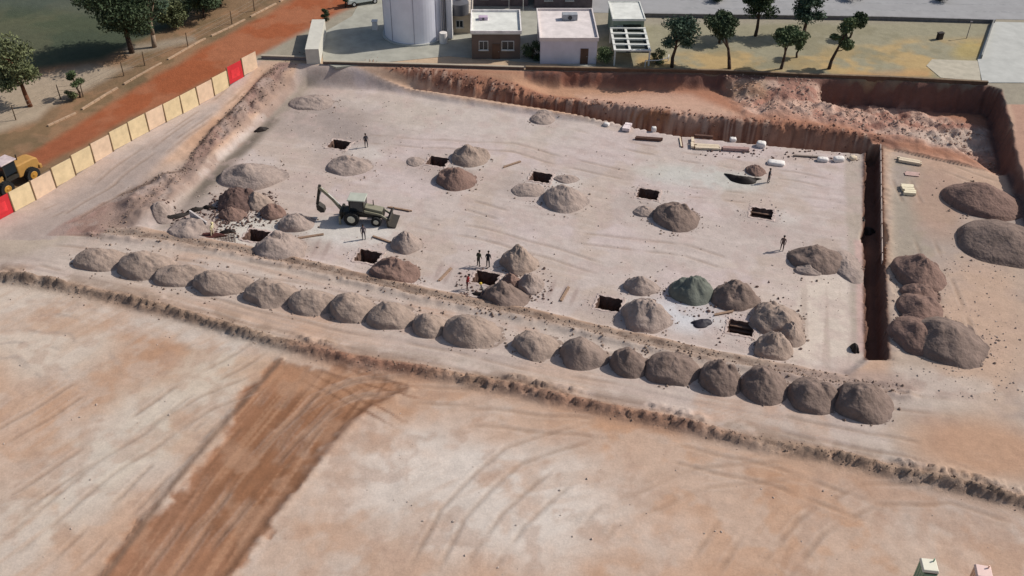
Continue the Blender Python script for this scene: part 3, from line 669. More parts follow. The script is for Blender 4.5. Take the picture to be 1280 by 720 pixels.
# ------------------------------------------------------------------ foundation pits
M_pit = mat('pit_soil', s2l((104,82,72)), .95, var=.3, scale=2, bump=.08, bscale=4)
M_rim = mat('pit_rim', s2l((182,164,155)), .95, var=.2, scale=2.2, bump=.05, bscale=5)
plab = ['far left pit, with a worker standing on its right', 'second of the far row, left of a brown heap', 'middle of the far row, above the rubbly grey heap',
 'fourth pit of the far row, above the mauve grey heap', 'far right pit, with banded soil walls and no heap beside it', 'first near pit, at the left beside the pale concrete spill', 'second near pit, below the worker near the backhoe',
 'middle near pit, with two workers on its far edge', 'fourth near pit, just left of the pinkish cobbly heap', 'largest looking near pit at the right, beside the dark tarpaulin']
for i in range(len(PITS)):
    p = pit_world(i); z = H(p[0]+PW*.9, p[1]); z = ZP+.02
    o = empty('foundation_pit', (p[0], p[1], z), GA, 'square dug foundation pit, '+plab[i], 'pit', 'foundation pits dug in two rows')
    r_ = random.Random(i); bm = bmesh.new()
    hx_, hy_ = PW/2, PD/2; n = 10; Dp = 1.5+r_.random()*.3
    per = []
    for k in range(4*n):
        s_ = k//n; t = (k % n)/n*2-1
        q = [(t, -1), (1, t), (-t, 1), (-1, -t)][s_]; per.append(Vector((q[0], q[1], 0))*(1+.05*math.sin(k*1.7+i)))
    def ring(sx, sy, z_, jit): return [bm.verts.new((q.x*sx+r_.uniform(-jit, jit), q.y*sy+r_.uniform(-jit, jit), z_+r_.uniform(-jit, jit)*.6)) for q in per]
    rings = [ring(hx_+.38, hy_+.38, -.09, .09), ring(hx_+.18, hy_+.18, .03, .06), ring(hx_-.02, hy_-.02, .02, .045), ring(hx_-.06, hy_-.06, -.35, .08), ring(hx_-.12, hy_-.12, -.8, .09), ring(hx_-.18, hy_-.18, -Dp, .08)]
    for a, b in zip(rings[:-1], rings[1:]):
        for k in range(len(a)):
            j = (k+1) % len(a); f = bm.faces.new((a[k], a[j], b[j], b[k])); f.material_index = 0
    f = bm.faces.new(rings[-1])
    bmesh.ops.recalc_face_normals(bm, faces=bm.faces)
    # split rim and lining
    rimf = [f for f in bm.faces if min(q.co.z for q in f.verts) > -.2]
    bm2 = bm.copy(); bm2.faces.ensure_lookup_table(); bm.faces.ensure_lookup_table()
    bmesh.ops.delete(bm2, geom=[f for f in bm2.faces if min(q.co.z for q in f.verts) > -.2], context='FACES')
    bmesh.ops.delete(bm, geom=[f for f in bm.faces if min(q.co.z for q in f.verts) <= -.2], context='FACES')
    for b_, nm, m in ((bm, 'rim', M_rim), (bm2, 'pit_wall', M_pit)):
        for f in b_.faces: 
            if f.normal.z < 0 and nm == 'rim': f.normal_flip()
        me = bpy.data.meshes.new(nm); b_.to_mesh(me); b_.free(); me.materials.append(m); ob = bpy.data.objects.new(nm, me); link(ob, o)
    if i in (4, 9):   # exposed soil ledges
        mb = MB()
        for k in range(3): mb.box((0, hy_-.25-.08*k, -.45-.38*k), (PW-.3, .3+.16*k, .12))
        mb.build('soil_ledge', mat('ledge', s2l((122,98,84)), .95, var=.3, scale=2), o)

# ------------------------------------------------------------------ people
M_skin = mat('skin', s2l((120,84,64)), .6, var=.05)
def person(u, v, rz, label, shirt=(52,50,56), trousers=(44,42,50), helmet=None, pose='stand', z=None):
    c = at(u, v); me_v = []; ed = []; rad = []
    def add(p, r, par=None):
        me_v.append(Vector(p)); rad.append(r); i = len(me_v)-1
        if par is not None: ed.append((par, i))
        return i
    lean = .0 if pose == 'stand' else .28
    def L(x, y, z_): return (x, y-lean*max(0, z_-.9), z_)
    pel = add(L(0, 0, .95), .145); wa = add(L(0, 0, 1.12), .125, pel); ch = add(L(0, 0, 1.34), .155, wa); nb = add(L(0, 0, 1.47), .075, ch); nk = add(L(0, -.01, 1.53), .055, nb)
    hd = add(L(0, -.015, 1.62), .088, nk); ht = add(L(0, -.01, 1.72), .075, hd)
    hands = []
    for s in (-1, 1):
        h1 = add(L(.09*s, 0, .90), .095, pel); kn = add((.11*s+.02*s, -.05*s-.03, .50), .068, h1); an = add((.13*s, .03*s*-1+.02, .10), .045, kn); toe = add((.15*s, -.16, .045), .042, an)
        sh = add(L(.19*s, 0, 1.40), .066, ch); el = add(L(.25*s, .03-.05*(pose != 'stand'), 1.14), .046, sh); wr = add(L(.24*s, -.10-.12*(pose != 'stand'), .93), .032, el)
        pm_ = add(L(.24*s, -.13-.12*(pose != 'stand'), .86), .034, wr); hands.append((pm_, s))
    for pmi, s in hands:
        b = me_v[pmi]
        for k, ln in enumerate((.07, .085, .08, .06)):
            yy = b.y+.03-.02*k
            f0 = add((b.x, yy, b.z-.01), .009); f1 = add((b.x+.004*s, yy-.004, b.z-.01-ln*.5), .0085, f0); add((b.x-.012*s, yy-.012, b.z-.01-ln), .0075, f1)
        t0 = add((b.x-.01*s, b.y-.015, b.z+.02), .010); t1 = add((b.x-.02*s, b.y-.05, b.z-.005), .009, t0); add((b.x-.022*s, b.y-.06, b.z-.035), .008, t1)
    me = bpy.data.meshes.new('person'); me.from_pydata([q[:] for q in me_v], ed, []); o = bpy.data.objects.new('tmp', me); col.objects.link(o)
    o.modifiers.new('s', 'SKIN'); ly = me.skin_vertices[0]
    roots = {0}; seen = set(); adj = {}
    for a, b in ed: adj.setdefault(a, []).append(b); adj.setdefault(b, []).append(a)
    comp = {}
    for i in range(len(me_v)):
        if i in seen: continue
        st_ = [i]; first = i
        while st_:
            q = st_.pop()
            if q in seen: continue
            seen.add(q); st_ += adj.get(q, [])
        roots.add(first)
    for i, q in enumerate(ly.data): q.radius = (rad[i]*(1.25 if i in (2, 1, 0) else 1), rad[i]); q.use_root = i in roots
    sb = o.modifiers.new('u', 'SUBSURF'); sb.levels = 1; sb.render_levels = 1
    dg = bpy.context.evaluated_depsgraph_get(); nm = bpy.data.meshes.new_from_object(o.evaluated_get(dg)); bpy.data.objects.remove(o)
    nm.name = 'person'; nm.materials.clear()
    for m in (M_skin, mat('cloth_%d_%d_%d' % shirt, s2l(shirt), .9, var=.15), mat('cloth_%d_%d_%d' % trousers, s2l(trousers), .9, var=.15), mat('boots', s2l((40,34,30)), .7)): nm.materials.append(m)
    for f in nm.polygons:
        z_ = f.center.z; x_ = abs(f.center.x)
        f.material_index = 3 if z_ < .13 else 2 if z_ < .98 and x_ < .2 else 0 if (z_ > 1.5 or (x_ > .2 and z_ < 1.0)) else 1
        f.use_smooth = True
    b = bpy.data.objects.new('person', nm); b.location = c+Vector((0, 0, .0)); b.rotation_euler = (0, 0, rz); link(b); tag(b, label, 'person', None)
    hy = -.01-lean*.78
    # face and hair / helmet
    if helmet:
        mb = MB(); bmesh.ops.create_uvsphere(mb.bm, u_segments=16, v_segments=10, radius=.125)
        for q in mb.bm.verts:
            q.co.z = max(q.co.z, -.01); q.co.y *= 1.15
            q.co += Vector((0, hy, 1.70))
        mb.cyl((0, hy-.02, 1.685), (0, hy-.02, 1.70), .16, .155, 16); mb.build('helmet', mat('helmet_%d_%d_%d' % helmet, s2l(helmet), .4, var=.05), b, smooth=True)
    else:
        mb = MB(); mb.ico((0, hy+.015, 1.70), .112, 2, (1, 1.1, .85)); mb.build('hair', mat('hair', s2l((28,22,20)), .8), b, smooth=True)
    mb = MB(); mb.ico((0, hy-.105, 1.625), .018, 1, (.8, 1.2, 1.2)); mb.build('nose', M_skin, b)
    for s in (-1, 1): MB().ico((.035*s, hy-.092, 1.655), .012, 1).build('eye', mat('eyes', (.02, .02, .02), .3), b)
    return b
person(458,184, .6, 'worker in dark clothes standing right of the far left pit')
person(455,299, .3, 'lone worker in grey clothes below the backhoe', shirt=(96,88,92), trousers=(84,78,82))
person(598,333, 2.6, 'worker in olive shirt, left one of two by the middle near pit', shirt=(74,72,56), trousers=(50,48,44), pose='bend')
person(610,334, 2.9, 'worker in dark shirt, right one of two by the middle near pit', shirt=(48,44,48), pose='bend')
person(977,313, -.5, 'worker in brown clothes beside the wide flat topped grey heap', shirt=(110,90,84), trousers=(86,72,70))
person(960,228, 1.0, 'worker in dark clothes right of the curved dark shade sheet')
person(604,372, -1.2, 'worker in pale shirt and yellow helmet below the middle near pit', shirt=(150,146,140), trousers=(60,60,72), helmet=(200,170,60), pose='bend')
person(584,362, 1.8, 'worker in red shirt left of the middle near pit', shirt=(168,62,58), trousers=(80,40,40), pose='bend')
person(266,296, 1.2, 'worker in cream shirt among rubble left of first near pit', shirt=(206,196,160), trousers=(190,178,150), helmet=(214,200,150), pose='bend')

# ------------------------------------------------------------------ site debris, timber, tarpaulins
M_wood = mat('pale_timber', s2l((214,196,170)), .8, var=.12, scale=3)
M_woodd = mat('dark_timber', s2l((96,70,60)), .85, var=.2, scale=3)
M_white = mat('white_plaster', s2l((222,216,210)), .8, var=.08, scale=1)
def plank_stack(u, v, L_, W_, rz, label, m, n=4, hgt=.25, name='plank_stack'):
    c = at_z(u, v, ZP+.03) if (v < 200 and u < 1080) else at(u, v); o = empty(name, c, rz, label, 'plank stack' if 'plank' in name else 'panel', 'timber lying along the pad edge' )
    w = W_/n
    for k in range(n):
        MB().box((random.uniform(-.12, .12), -W_/2+w*(k+.5), hgt/2+random.uniform(0, .04)), (L_*random.uniform(.9, 1), w*.9, hgt)).build('plank', m, o, bevel=.01)
    MB().box((-L_*.3, 0, .02), (.1, W_, .08)).build('bearer', M_woodd, o); MB().box((L_*.3, 0, .02), (.1, W_, .08)).build('bearer', M_woodd, o)
    return o
plank_stack(884,185,2.9,1.0,-.07,'wide cream plank stack at the far edge of the pad',M_wood,5)
plank_stack(919,188,3.2,.5,-.09,'long dark plank pile with pale top, right of the cream stack',mat('mauve_timber', s2l((176,144,136)), .85, var=.15, scale=3),3,.35)
plank_stack(811,175,3.2,.4,-.12,'dark brown plank bundle lying alone below the far trench',M_woodd,2,.3)
plank_stack(879,172,2.2,.4,-.15,'short dark plank bundle behind the wide cream stack',M_woodd,2,.3)
plank_stack(784,161,.9,1.6,-.25,'short pinkish white stack at the far trench edge',mat('pink_white', s2l((222,206,204)), .8),3,.4)
plank_stack(866,180,.35,2.4,-.1,'narrow upright lying board pile left of the cream stack',M_wood,2,.3)
plank_stack(852,178,.18,2.4,-.05,'thin single board left of the narrow board pile',M_wood,1,.1)
plank_stack(1136,203,2.5,.8,-.35,'cream plank stack on the track right of the trench corner',M_wood,4,.3)
plank_stack(1135,239,1.3,1.9,-.12,'short wide cream board pile right of the long trench',mat('cream_boards', s2l((226,214,184)), .8, var=.1, scale=3),5,.35)
plank_stack(1140,218,1.6,.9,-.2,'flat pink boards between the two cream piles on the right',mat('pink_boards', s2l((190,160,150)), .85, var=.12, scale=3),3,.08)
plank_stack(1010,196,3.4,.25,-.1,'thin long grey boards near the top right pad corner',mat('grey_boards', s2l((140,126,116)), .85),2,.15)
plank_stack(250,280,3.4,.2,-.75,'thin pale board lying on the smooth grey heap',mat('pale_board', s2l((196,186,180)), .8),1,.9)
def bag(u, v, s, label, m, sc3=(1, .8, .6)):
    c = at_z(u, v, ZP+.02) if v < 215 else at(u, v); o = empty('cement_bag', c, random.uniform(-.6, .6), label, 'bag', 'pale bags along the far pad edge')
    mb = MB(); v_ = bmesh.ops.create_cube(mb.bm, size=1)['verts']; bmesh.ops.subdivide_edges(mb.bm, edges=mb.bm.edges[:], cuts=3, use_grid_fill=True)
    for q in mb.bm.verts:
        r = q.co.length; k = .55/max(r, .5)*.5+.55; q.co = Vector((q.co.x*sc3[0], q.co.y*sc3[1], q.co.z*sc3[2]))*s*k*1.2+Vector((0, 0, s*sc3[2]*.45))
        q.co += Vector((random.uniform(-.03, .03),)*3)*s
    mb.build('sack', m, o, smooth=True)
    mb = MB(); mb.cyl((0, 0, s*sc3[2]*.75), (0.02, 0, s*sc3[2]*1.15), .05*s, .11*s, 8); mb.build('tied_neck', m, o)
bag(758,157,.55,'small white bag at the left end of the far trench',M_white)
bag(817,164,.55,'white bag standing behind the dark plank bundle',M_white,(.8,.7,1))
bag(916,176,.6,'pink white bag behind the long dark plank pile',M_white)
bag(951,183,.7,'cream sack at the right end of the plank row',M_white,(1.2,.9,.8))
bag(970,205,.95,'flat white sack pile above the worker at the curved shade sheet',M_white,(1.6,.8,.35))
bag(1028,201,.75,'white bag, left of the pair near the pad corner',M_white,(1.3,.7,.5))
bag(1048,201,.75,'white bag, right of the pair near the pad corner',M_white,(1.3,.8,.6))
bag(1066,199,.6,'tan bag in the far right pad corner',M_wood,(1,.8,.6))
bag(285,258,.9,'pinkish bag on the dark rubbly heap',mat('pinkbag', s2l((196,150,140)), .8),(1.4,.6,.4))
def tarp(u, v, rx, ry, h, rz, label, m, bend=0.0, seed=1, name='tarpaulin'):
    c = at(u, v); nr, na = 10, 36; th = np.arange(na)*2*PI/na; T, RR = np.meshgrid(th, np.linspace(0, 1, nr+1))
    e = 1+.25*(vnoise(np.cos(T)*2+seed, np.sin(T)*2, 3)-.5)*2
    x = RR*np.cos(T)*rx*e; y = RR*np.sin(T)*ry*e+bend*(RR*np.cos(T))**2
    z = h*(1-RR**2)*(.6+.8*fbm(x*2+seed, y*2, 4, 3))+.04
    cr, sr = math.cos(rz), math.sin(rz); gx = x*cr-y*sr; gy = x*sr+y*cr
    z = z+height(gx+c.x, gy+c.y)-c.z
    Vt = np.stack([gx, gy, z], -1).reshape(-1, 3); Vb = Vt.copy(); Vb[:, 2] -= .05
    id_ = np.arange((nr+1)*na).reshape(nr+1, na); nx_ = np.roll(id_, -1, 1); Fq_ = np.stack([id_[:-1], id_[1:], nx_[1:], nx_[:-1]], -1).reshape(-1, 4)
    rim = np.stack([id_[-1], id_[-1]+len(Vt), nx_[-1]+len(Vt), nx_[-1]], -1)
    me = npmesh(name, np.concatenate([Vt, Vb]), np.concatenate([Fq_, Fq_[:, ::-1]+len(Vt), rim]), m)
    o = bpy.data.objects.new(name, me); o.location = c; link(o); tag(o, label, 'tarpaulin'); return o
M_tarp = mat('dark_tarp', s2l((48,44,52)), .6, var=.1); M_tarp_and_shade = mat('black_tarp_and_shade', s2l((36,28,24)), .7, var=.15)
tarp(878,404,1.0,.55,.35,.25,'crumpled dark blue tarpaulin left of the right near pit',M_tarp)
tarp(928,226,2.1,.7,.5,-.25,'curved black sheet standing in for heap shade at the far right of the pad',M_tarp_and_shade,.9,4)  # dark sheet shaped as the curved shade beside the brown heap
tarp(218,272,1.6,.35,.3,.6,'black plastic strip at the left pad corner',M_tarp_and_shade,0,5)
tarp(244,263,.9,.3,.3,.45,'small black plastic sheet, left of the pair by the cut bank',M_tarp_and_shade,0,6)
tarp(262,260,.8,.28,.3,-.1,'small black plastic sheet, right of the pair by the cut bank',M_tarp_and_shade,0,7)
tarp(258,295,2.0,.5,.35,.15,'dark red cloth sheet at the foot of the smooth grey heap',mat('darkred', s2l((80,46,42)), .9, var=.3),0,8)
tarp(285,290,.7,.35,.3,.1,'small black sheet between cream worker and first near pit',M_tarp_and_shade,0,9)
tarp(326,163,.8,.35,.4,.5,'small black sheet at the foot of the left cut bank',M_tarp_and_shade,0,14)
tarp(600,368,.7,.3,.2,-.2,'small black sheet in front of the middle near pit',M_tarp_and_shade,0,10)
tarp(1083,290,.9,.7,.3,.2,'black plastic heap on the left lip of the long trench',M_tarp_and_shade,0,11)
tarp(1068,437,.35,.5,.5,.2,'small dark plastic bundle by the near end of the trench',M_tarp_and_shade,0,12)

# thin formwork board on the right lip of the trench
pa, pb = P(1100,184), P(1102,330)
for (u_, v_, L2, a2, lb) in [(388,296,2.6,.3,'thin dark plank on the ground left of the backhoe worker'),(478,300,2.2,-.5,'thin pale plank by the small sunlit heap'),(556,344,2.4,1.1,'plank lying across the track marks left of the middle near pit'),(706,368,2.4,1.2,'plank lying between middle and fourth near pits'),(905,392,2.0,.3,'short plank at the far edge of the right near pit'),(640,206,2.4,.6,'thin plank near the middle far pit'),(500,262,2.6,-.3,'dark timber length right of the backhoe bucket')]:
    plank_stack(u_, v_, L2, .26, a2, lb, mat('plank_mid', s2l((150,124,104)), .85, var=.25, scale=3), 2, .12)
def rebar(u, v, rz, label):
    c = at(u, v); o = empty('rebar_mat', c, rz, label, 'rebar mat', 'rebar mats lying near the pits'); m = mat('rebar', s2l((92,66,54)), .8, .2)
    mb = MB(); 
    for k in range(8): mb.box((-.9+.26*k, 0, .10), (.035, 1.9, .035))
    mb.build('long_bars', m, o)
    mb = MB()
    for k in range(8): mb.box((0, -.9+.26*k, .137), (1.9, .035, .035))
    mb.build('cross_bars', m, o)
rebar(282,300,.3,'rusty rebar mat between the dark red sheet and first near pit'); rebar(640,392,-.2,'rusty rebar mat on the pad rim below the olive brown heap') if False else None
fo = empty('formwork_board', (pa[0], pa[1], 0), 0, 'thin pale board edge running along the right lip of the long trench', 'formwork')
d = np.array([pb[0]-pa[0], pb[1]-pa[1]]); L_ = np.hypot(*d); ang = math.atan2(d[1], d[0]); Rz = Matrix.Rotation(ang, 3, 'Z')
MB().box((d[0]/2, d[1]/2, .2), (L_, .07, .45), Rz).build('board', mat('form', s2l((190,172,160)), .8), fo)
for k in range(9):
    t = (k+.5)/9; MB().box((d[0]*t, d[1]*t, .1), (.08, .14, .8), Rz).build('stake', M_woodd, fo)

# ------------------------------------------------------------------ hoarding along the red road
a0 = at(33,257); b0 = at(318,87); b = np.array([b0.x, b0.y])+(np.array([b0.x, b0.y])-np.array([a0.x, a0.y]))*.02; a = np.array([a0.x, a0.y])-(np.array([b0.x, b0.y])-np.array([a0.x, a0.y]))*.42
M_panel = mat('hoarding_cream', s2l((218,196,156)), .8, var=.14, scale=1.2); M_panel2 = mat('hoarding_peach', s2l((220,192,164)), .8, var=.14, scale=1.2); M_redp = mat('hoarding_red', s2l((200,50,56)), .6, var=.08)
M_post = mat('hoarding_post', s2l((120,96,70)), .8)
L_ = math.hypot(b[0]-a[0], b[1]-a[1]); ang = math.atan2(b[1]-a[1], b[0]-a[0])
ho = empty('hoarding', (a[0], a[1], 0), ang, 'long cream panel hoarding with two red panels along the red dirt road', 'hoarding')
npan = int(L_/2.55); st_ = L_/npan
for i in range(npan):
    x0 = i*st_; mid = (a[0]+math.cos(ang)*(x0+st_/2), a[1]+math.sin(ang)*(x0+st_/2)); z = H(*mid)
    uu, vv = UV(np.array([mid[0]]), np.array([mid[1]]), np.array([z+1])); uu = uu[0]
    red = abs(uu-287) < 11 or abs(uu-(-2)) < 14
    m = M_redp if red else (M_panel if i % 3 else M_panel2)
    mb = MB(); mb.box((x0+st_/2, 0, z+1.02+.12+random.uniform(-.05,.05)), (st_-.16, .05, 2.25), Matrix.Rotation(random.uniform(-.02, .02), 3, 'X'))
    for zz in (.3, 1.8): mb.box((x0+st_/2, .05, z+zz), (st_-.2, .06, .08))
    pn = mb.build('panel', m, ho)
    if red:
        pn['label'] = 'red hoarding panel'
        MB().box((x0+st_/2, -.035, z+1.1), (st_*.55, .012, 1.1)).build('sign_face', mat('sign_red', s2l((222,60,66)), .5), pn)
    MB().box((x0, 0, z+1.1), (.13, .13, 2.4)).build('post', M_post, ho)
    MB().tube([(x0, .1, z+1.5), (x0, 1.2, z+.0)], .04, 6).build('brace', M_post, ho)

# low dark wall at the hoarding end, boundary wall, pale wall
M_wallg = mat('wall_grey', s2l((128,120,120)), .9, var=.15, scale=1, bump=.02)
def wall(px, z0, h, t, m, name, label, cat, cop=None):
    pts = [P(u, v, z0) for u, v in px]; o = empty(name, (pts[0][0], pts[0][1], z0), 0, label, cat)
    for i in range(len(pts)-1):
        d = pts[i+1]-pts[i]; L_ = np.hypot(*d); R = Matrix.Rotation(math.atan2(d[1], d[0]), 3, 'Z'); c = (pts[i]+pts[i+1])/2-pts[0]
        MB().box((c[0], c[1], h/2-.3), (L_-.004, t, h+.6), R).build('wall_face', m, o)
        if cop: MB().box((c[0], c[1], h+.04), (L_-.004, t+.12, .08), R).build('coping', cop, o)
    return o
M_cop = mat('coping', s2l((170,158,140)), .9, var=.1)
wall([(329,84),(386,86)], ZH-1.2, 1.6, .3, M_wallg, 'retaining_wall', 'short grey purple retaining wall at the far end of the hoarding', 'wall', M_cop)
wall([(404,80),(520,83),(655,87)], ZH, .35, .25, mat('kerbwall', s2l((110,90,80)), .9), 'boundary_wall', 'thin low dark boundary wall in front of the grey tank', 'wall', M_cop)
wall([(657,87),(900,91.5),(1000,96),(1120,100),(1234,106)], ZH, .4, .25, mat('kerbwall2', s2l((96,76,62)), .9), 'boundary_wall', 'long dark boundary kerb wall between lawn and excavation cut', 'wall', mat('cop2', s2l((122,104,84)), .9))
wall([(392,80),(400,42)], ZH, 2.0, 1.7, mat('palewall', s2l((198,194,182)), .85, var=.08), 'gatehouse_wall', 'thick pale wall stub running back from the retaining wall', 'wall')
wall([(800,21),(1100,25),(1243,29)], ZH, .5, .2, mat('roadwall', s2l((112,108,108)), .9), 'roadside_wall', 'long thin grey wall between the road and the lawn', 'wall', mat('cop3', s2l((140,138,138)), .9))
wall([(1241,30),(1226,74)], ZH, .6, .18, mat('yardwall', s2l((130,130,126)), .9), 'yard_wall', 'low grey wall between dry lawn and pale concrete yard', 'wall')
# kerb left of the red road
kp = [at(u, v) for u, v in [(60,158),(95,142),(132,119),(170,97),(210,75),(250,52),(285,36),(320,18),(345,5),(370,-8)]]
ke = empty('roadside_kerb', kp[0], 0, 'pale broken kerb along the left side of the red dirt road', 'kerb')
for i in range(len(kp)-1):
    d_ = kp[i+1]-kp[i]; R = d_.to_track_quat('X', 'Z').to_matrix(); mb = MB(); n_s = 5
    for k in range(n_s): 
        if (i*5+k) % 7 != 5: mb.box(kp[i]-kp[0]+d_*((k+.5)/n_s)+Vector((0, 0, .05)), (d_.length/n_s*.96, .24, .24), R @ Matrix.Rotation(random.uniform(-.03, .03), 3, 'Z'))
    mb.build('kerb_stone', mat('kerb', s2l((178,150,124)), .9, var=.2, scale=2), ke)

# wire fence beyond the kerb
fpx = [(-40,175),(20,150),(76,124),(104,121),(155,95),(181,82),(235,58),(290,30),(318,14),(350,-5)]
fp = [at(u, v) for u, v in fpx]
fe = empty('wire_fence', fp[0], 0, 'sagging wire fence on thin posts between kerb and trees', 'fence'); base = fp[0]
for q in fp:
    r = q-base; MB().cyl((r.x, r.y, r.z-.1), (r.x+random.uniform(-.08, .08), r.y, r.z+1.9), .07, .05, 6).build('fence_post', mat('fencepost', s2l((92,76,60)), .9), fe)
for hh in (.6, 1.1, 1.6):
    MB().tube([tuple((q-base)+Vector((0, 0, hh+.0))) for q in fp], .015, 4).build('wire', mat('wire', s2l((110,100,90)), .6, .5), fe)

# ------------------------------------------------------------------ trees
M_bark = mat('bark', s2l((74,58,48)), .95, var=.25, scale=3); M_barkp = mat('bark_pale', s2l((140,122,104)), .95, var=.2, scale=3)
def leafmat(n, c): return mat(n, s2l(c), .75, var=.4, scale=.9, detail=3)
LM = [leafmat('leaf_dark', (62,76,50)), leafmat('leaf_mid', (84,98,64)), leafmat('leaf_olive', (100,106,72)), leafmat('leaf_blue', (70,88,70))]
def tree(u, v, h, cw, label, lm=0, bark=None, lean=(0, 0), crown0=.38, n=2600, clumps=14, z=None, seed=0, flat=1.0, name='broadleaf_tree', leaf=.2, droop=0):
    c = at(u, v) if z is None else at_z(u, v, z)
    r_ = random.Random(seed+100); np_ = np.random.RandomState(seed)
    o = empty(name, c, 0, label, 'tree' if 'tree' in name else 'shrub')
    mb = MB(); top = Vector((lean[0], lean[1], h*.72))
    pts = [Vector((0, 0, -.2))]
    for k in range(1, 5):
        t = k/4; pts.append(Vector((lean[0]*t**1.5+r_.uniform(-.12, .12), lean[1]*t**1.5+r_.uniform(-.1, .1), h*.72*t)))
    R0 = h*.03+.05
    mb.tube([tuple(p) for p in pts], [R0*(1-.17*k) for k in range(5)], 9)
    cl = []
    for k in range(clumps):
        a = r_.uniform(0, 2*PI); q = math.sqrt(r_.random())*cw*.5*.8; zz = h*(crown0+.1+(1-crown0-.18)*r_.random())
        kz = (zz/h-crown0)/(1-crown0); wide = math.sin(PI*min(max(kz*.85+.15, 0), 1))**.6
        s = zz/(h*.72); lx = lean[0]*min(s, 1.25)**1.5
        p = Vector((lx+math.cos(a)*q*wide, lean[1]*min(s, 1.2)+math.sin(a)*q*wide, zz)); cl.append((p, cw*r_.uniform(.13, .24)))
        st_ = pts[2+(k % 3)]; mid = st_.lerp(p, .5)+Vector((0, 0, -.1*h*.3))
        mb.tube([tuple(st_), tuple(mid), tuple(p)], [R0*.35, R0*.22, R0*.08], 5)
    mb.build('trunk', bark or M_bark, o, smooth=True)
    n = int(n*2.6); leaf *= .78; per = n//clumps; Vs = []
    for p, rad in cl:
        d = np_.randn(per, 3); d /= np.linalg.norm(d, axis=1)[:, None]; rr = rad*(.25+1.05*np_.rand(per, 1)**.9)
        ctr = np.array(p)+d*rr*np.array([1.15, 1.15, .75*flat]); ctr[:, 2] -= droop*np_.rand(per)
        a = np_.randn(per, 3); a /= np.linalg.norm(a, axis=1)[:, None]; b = np.cross(a, np_.randn(per, 3)); b /= np.linalg.norm(b, axis=1)[:, None]
        s = leaf*(.5+np_.rand(per, 1)); Vs.append(np.stack([ctr-a*s, ctr+b*s*.5, ctr+a*s, ctr-b*s*.5], 1))
    Vv = np.concatenate(Vs).reshape(-1, 3); Fq_ = np.arange(len(Vv)).reshape(-1, 4)
    me = npmesh('crown', Vv, Fq_, LM[lm], False); ob = bpy.data.objects.new('crown', me); link(ob, o); return o
tree(38,133,8.4,6.0,'feathery dark tree with reddish trunk at the left edge',2,mat('bark_red', s2l((104,66,46)), .95, var=.25, scale=3),(-1.4,.5),.3,2600,14,seed=1,leaf=.22)
tree(165,66,11,9.0,'tallest dark evergreen at the top left, with layered branches',0,M_bark,(-.6,1),.22,7000,30,seed=2,flat=.7,leaf=.22)
tree(193,59,9.5,6.5,'green tree with pale trunk just right of the tallest evergreen',3,M_barkp,(.2,.5),.3,3200,16,seed=3)
tree(100,122,3.4,2.0,'small sapling behind the wire fence at the left',1,M_bark,(-.2,0),.4,700,7,seed=4,leaf=.14)
tree(255,22,4.5,6.0,'broad dark shrub thicket at the top left beyond the fence',0,M_bark,(0,0),.05,2600,14,seed=5,name='dense_shrub')
tree(216,34,3.6,5.0,'brownish shrub between evergreen and dark thicket',2,M_bark,(0,0),.05,1800,12,seed=6,name='dense_shrub')
tree(276,8,5,5.0,'dark shrub at the top edge next to the red road',0,M_bark,(0,1),.05,1800,12,seed=26,name='dense_shrub')
tree(92,125,1.6,1.6,'low bush at the foot of the sapling',2,M_bark,(0,0),.02,500,6,seed=7,name='low_bush',leaf=.12)
tree(840,84,7.0,4.2,'bluish green tree right of the white pergola',3,M_bark,(.3,.3),.35,2600,14,seed=8)
tree(912,86,6.8,3.8,'tree with thick leaning trunk and dark low crown on the lawn',0,M_bark,(-1.3,1.2),.55,2200,12,seed=9)
tree(944,45,6.8,4.0,'round crowned tree by the road, left of the pair',0,M_bark,(0,.4),.35,2600,14,seed=10)
tree(976,86,5.6,4.0,'thin trunked umbrella shaped tree on the dry lawn',1,M_bark,(.2,0),.6,1800,11,seed=11,flat=.5)
tree(1004,46,7.5,4.6,'tall blue green tree by the road, right of the pair',3,M_bark,(.2,.3),.3,3000,16,seed=12)
tree(996,72,3.4,1.8,'slim small tree beside the umbrella shaped tree',1,M_bark,(.1,0),.2,800,7,seed=13,leaf=.15)
tree(1036,86,6.6,3.0,'windblown tree leaning right on the dry lawn',1,M_bark,(1.2,.2),.3,1800,11,seed=14)
tree(1062,47,3.6,2.6,'small dark crown right of the windblown tree',0,M_bark,(.5,0),.3,1000,8,seed=15)
tree(899,54,4.6,2.6,'compact dark shrub tree left of the round crowned tree',0,M_bark,(0,0),.25,1200,9,seed=30)
tree(757,78,2.2,2.8,'yellow green hedge bush between house and pergola',1,M_bark,(0,0),.02,1200,9,seed=16,name='hedge_bush',leaf=.13)
tree(666,74,2.4,2.6,'dark hedge in the gap between the two white roofed houses',0,M_bark,(0,0),.02,1300,9,seed=17,name='hedge_bush',leaf=.13)
tree(822,78,1.8,1.8,'reddish brown dry bush right of the pergola',2,M_bark,(0,0),.02,700,7,seed=18,name='dry_bush',leaf=.12)
tree(408,26,1.6,1.5,'small dark bush beside the red road near the grey tank',0,M_bark,(0,0),.02,600,6,seed=19,name='low_bush',leaf=.12)
tree(432,9,2.6,1.2,'narrow dark bush at the top edge by the red road',0,M_bark,(0,0),.02,700,6,seed=20,name='low_bush',leaf=.12)
for k, (u, v, lb) in enumerate([(898,1,'dark roadside bush at the top edge, above the shrub tree'),(1063,-1,'dark roadside bush at the top edge, above the lawn'),(1175,1,'wide dark bush on the road edge at the top right')]):
    tree(u, v, 1.2, 3.0, lb, 0, M_bark, (0, 0), .02, 700, 6, seed=31+k, name='low_bush', leaf=.13)

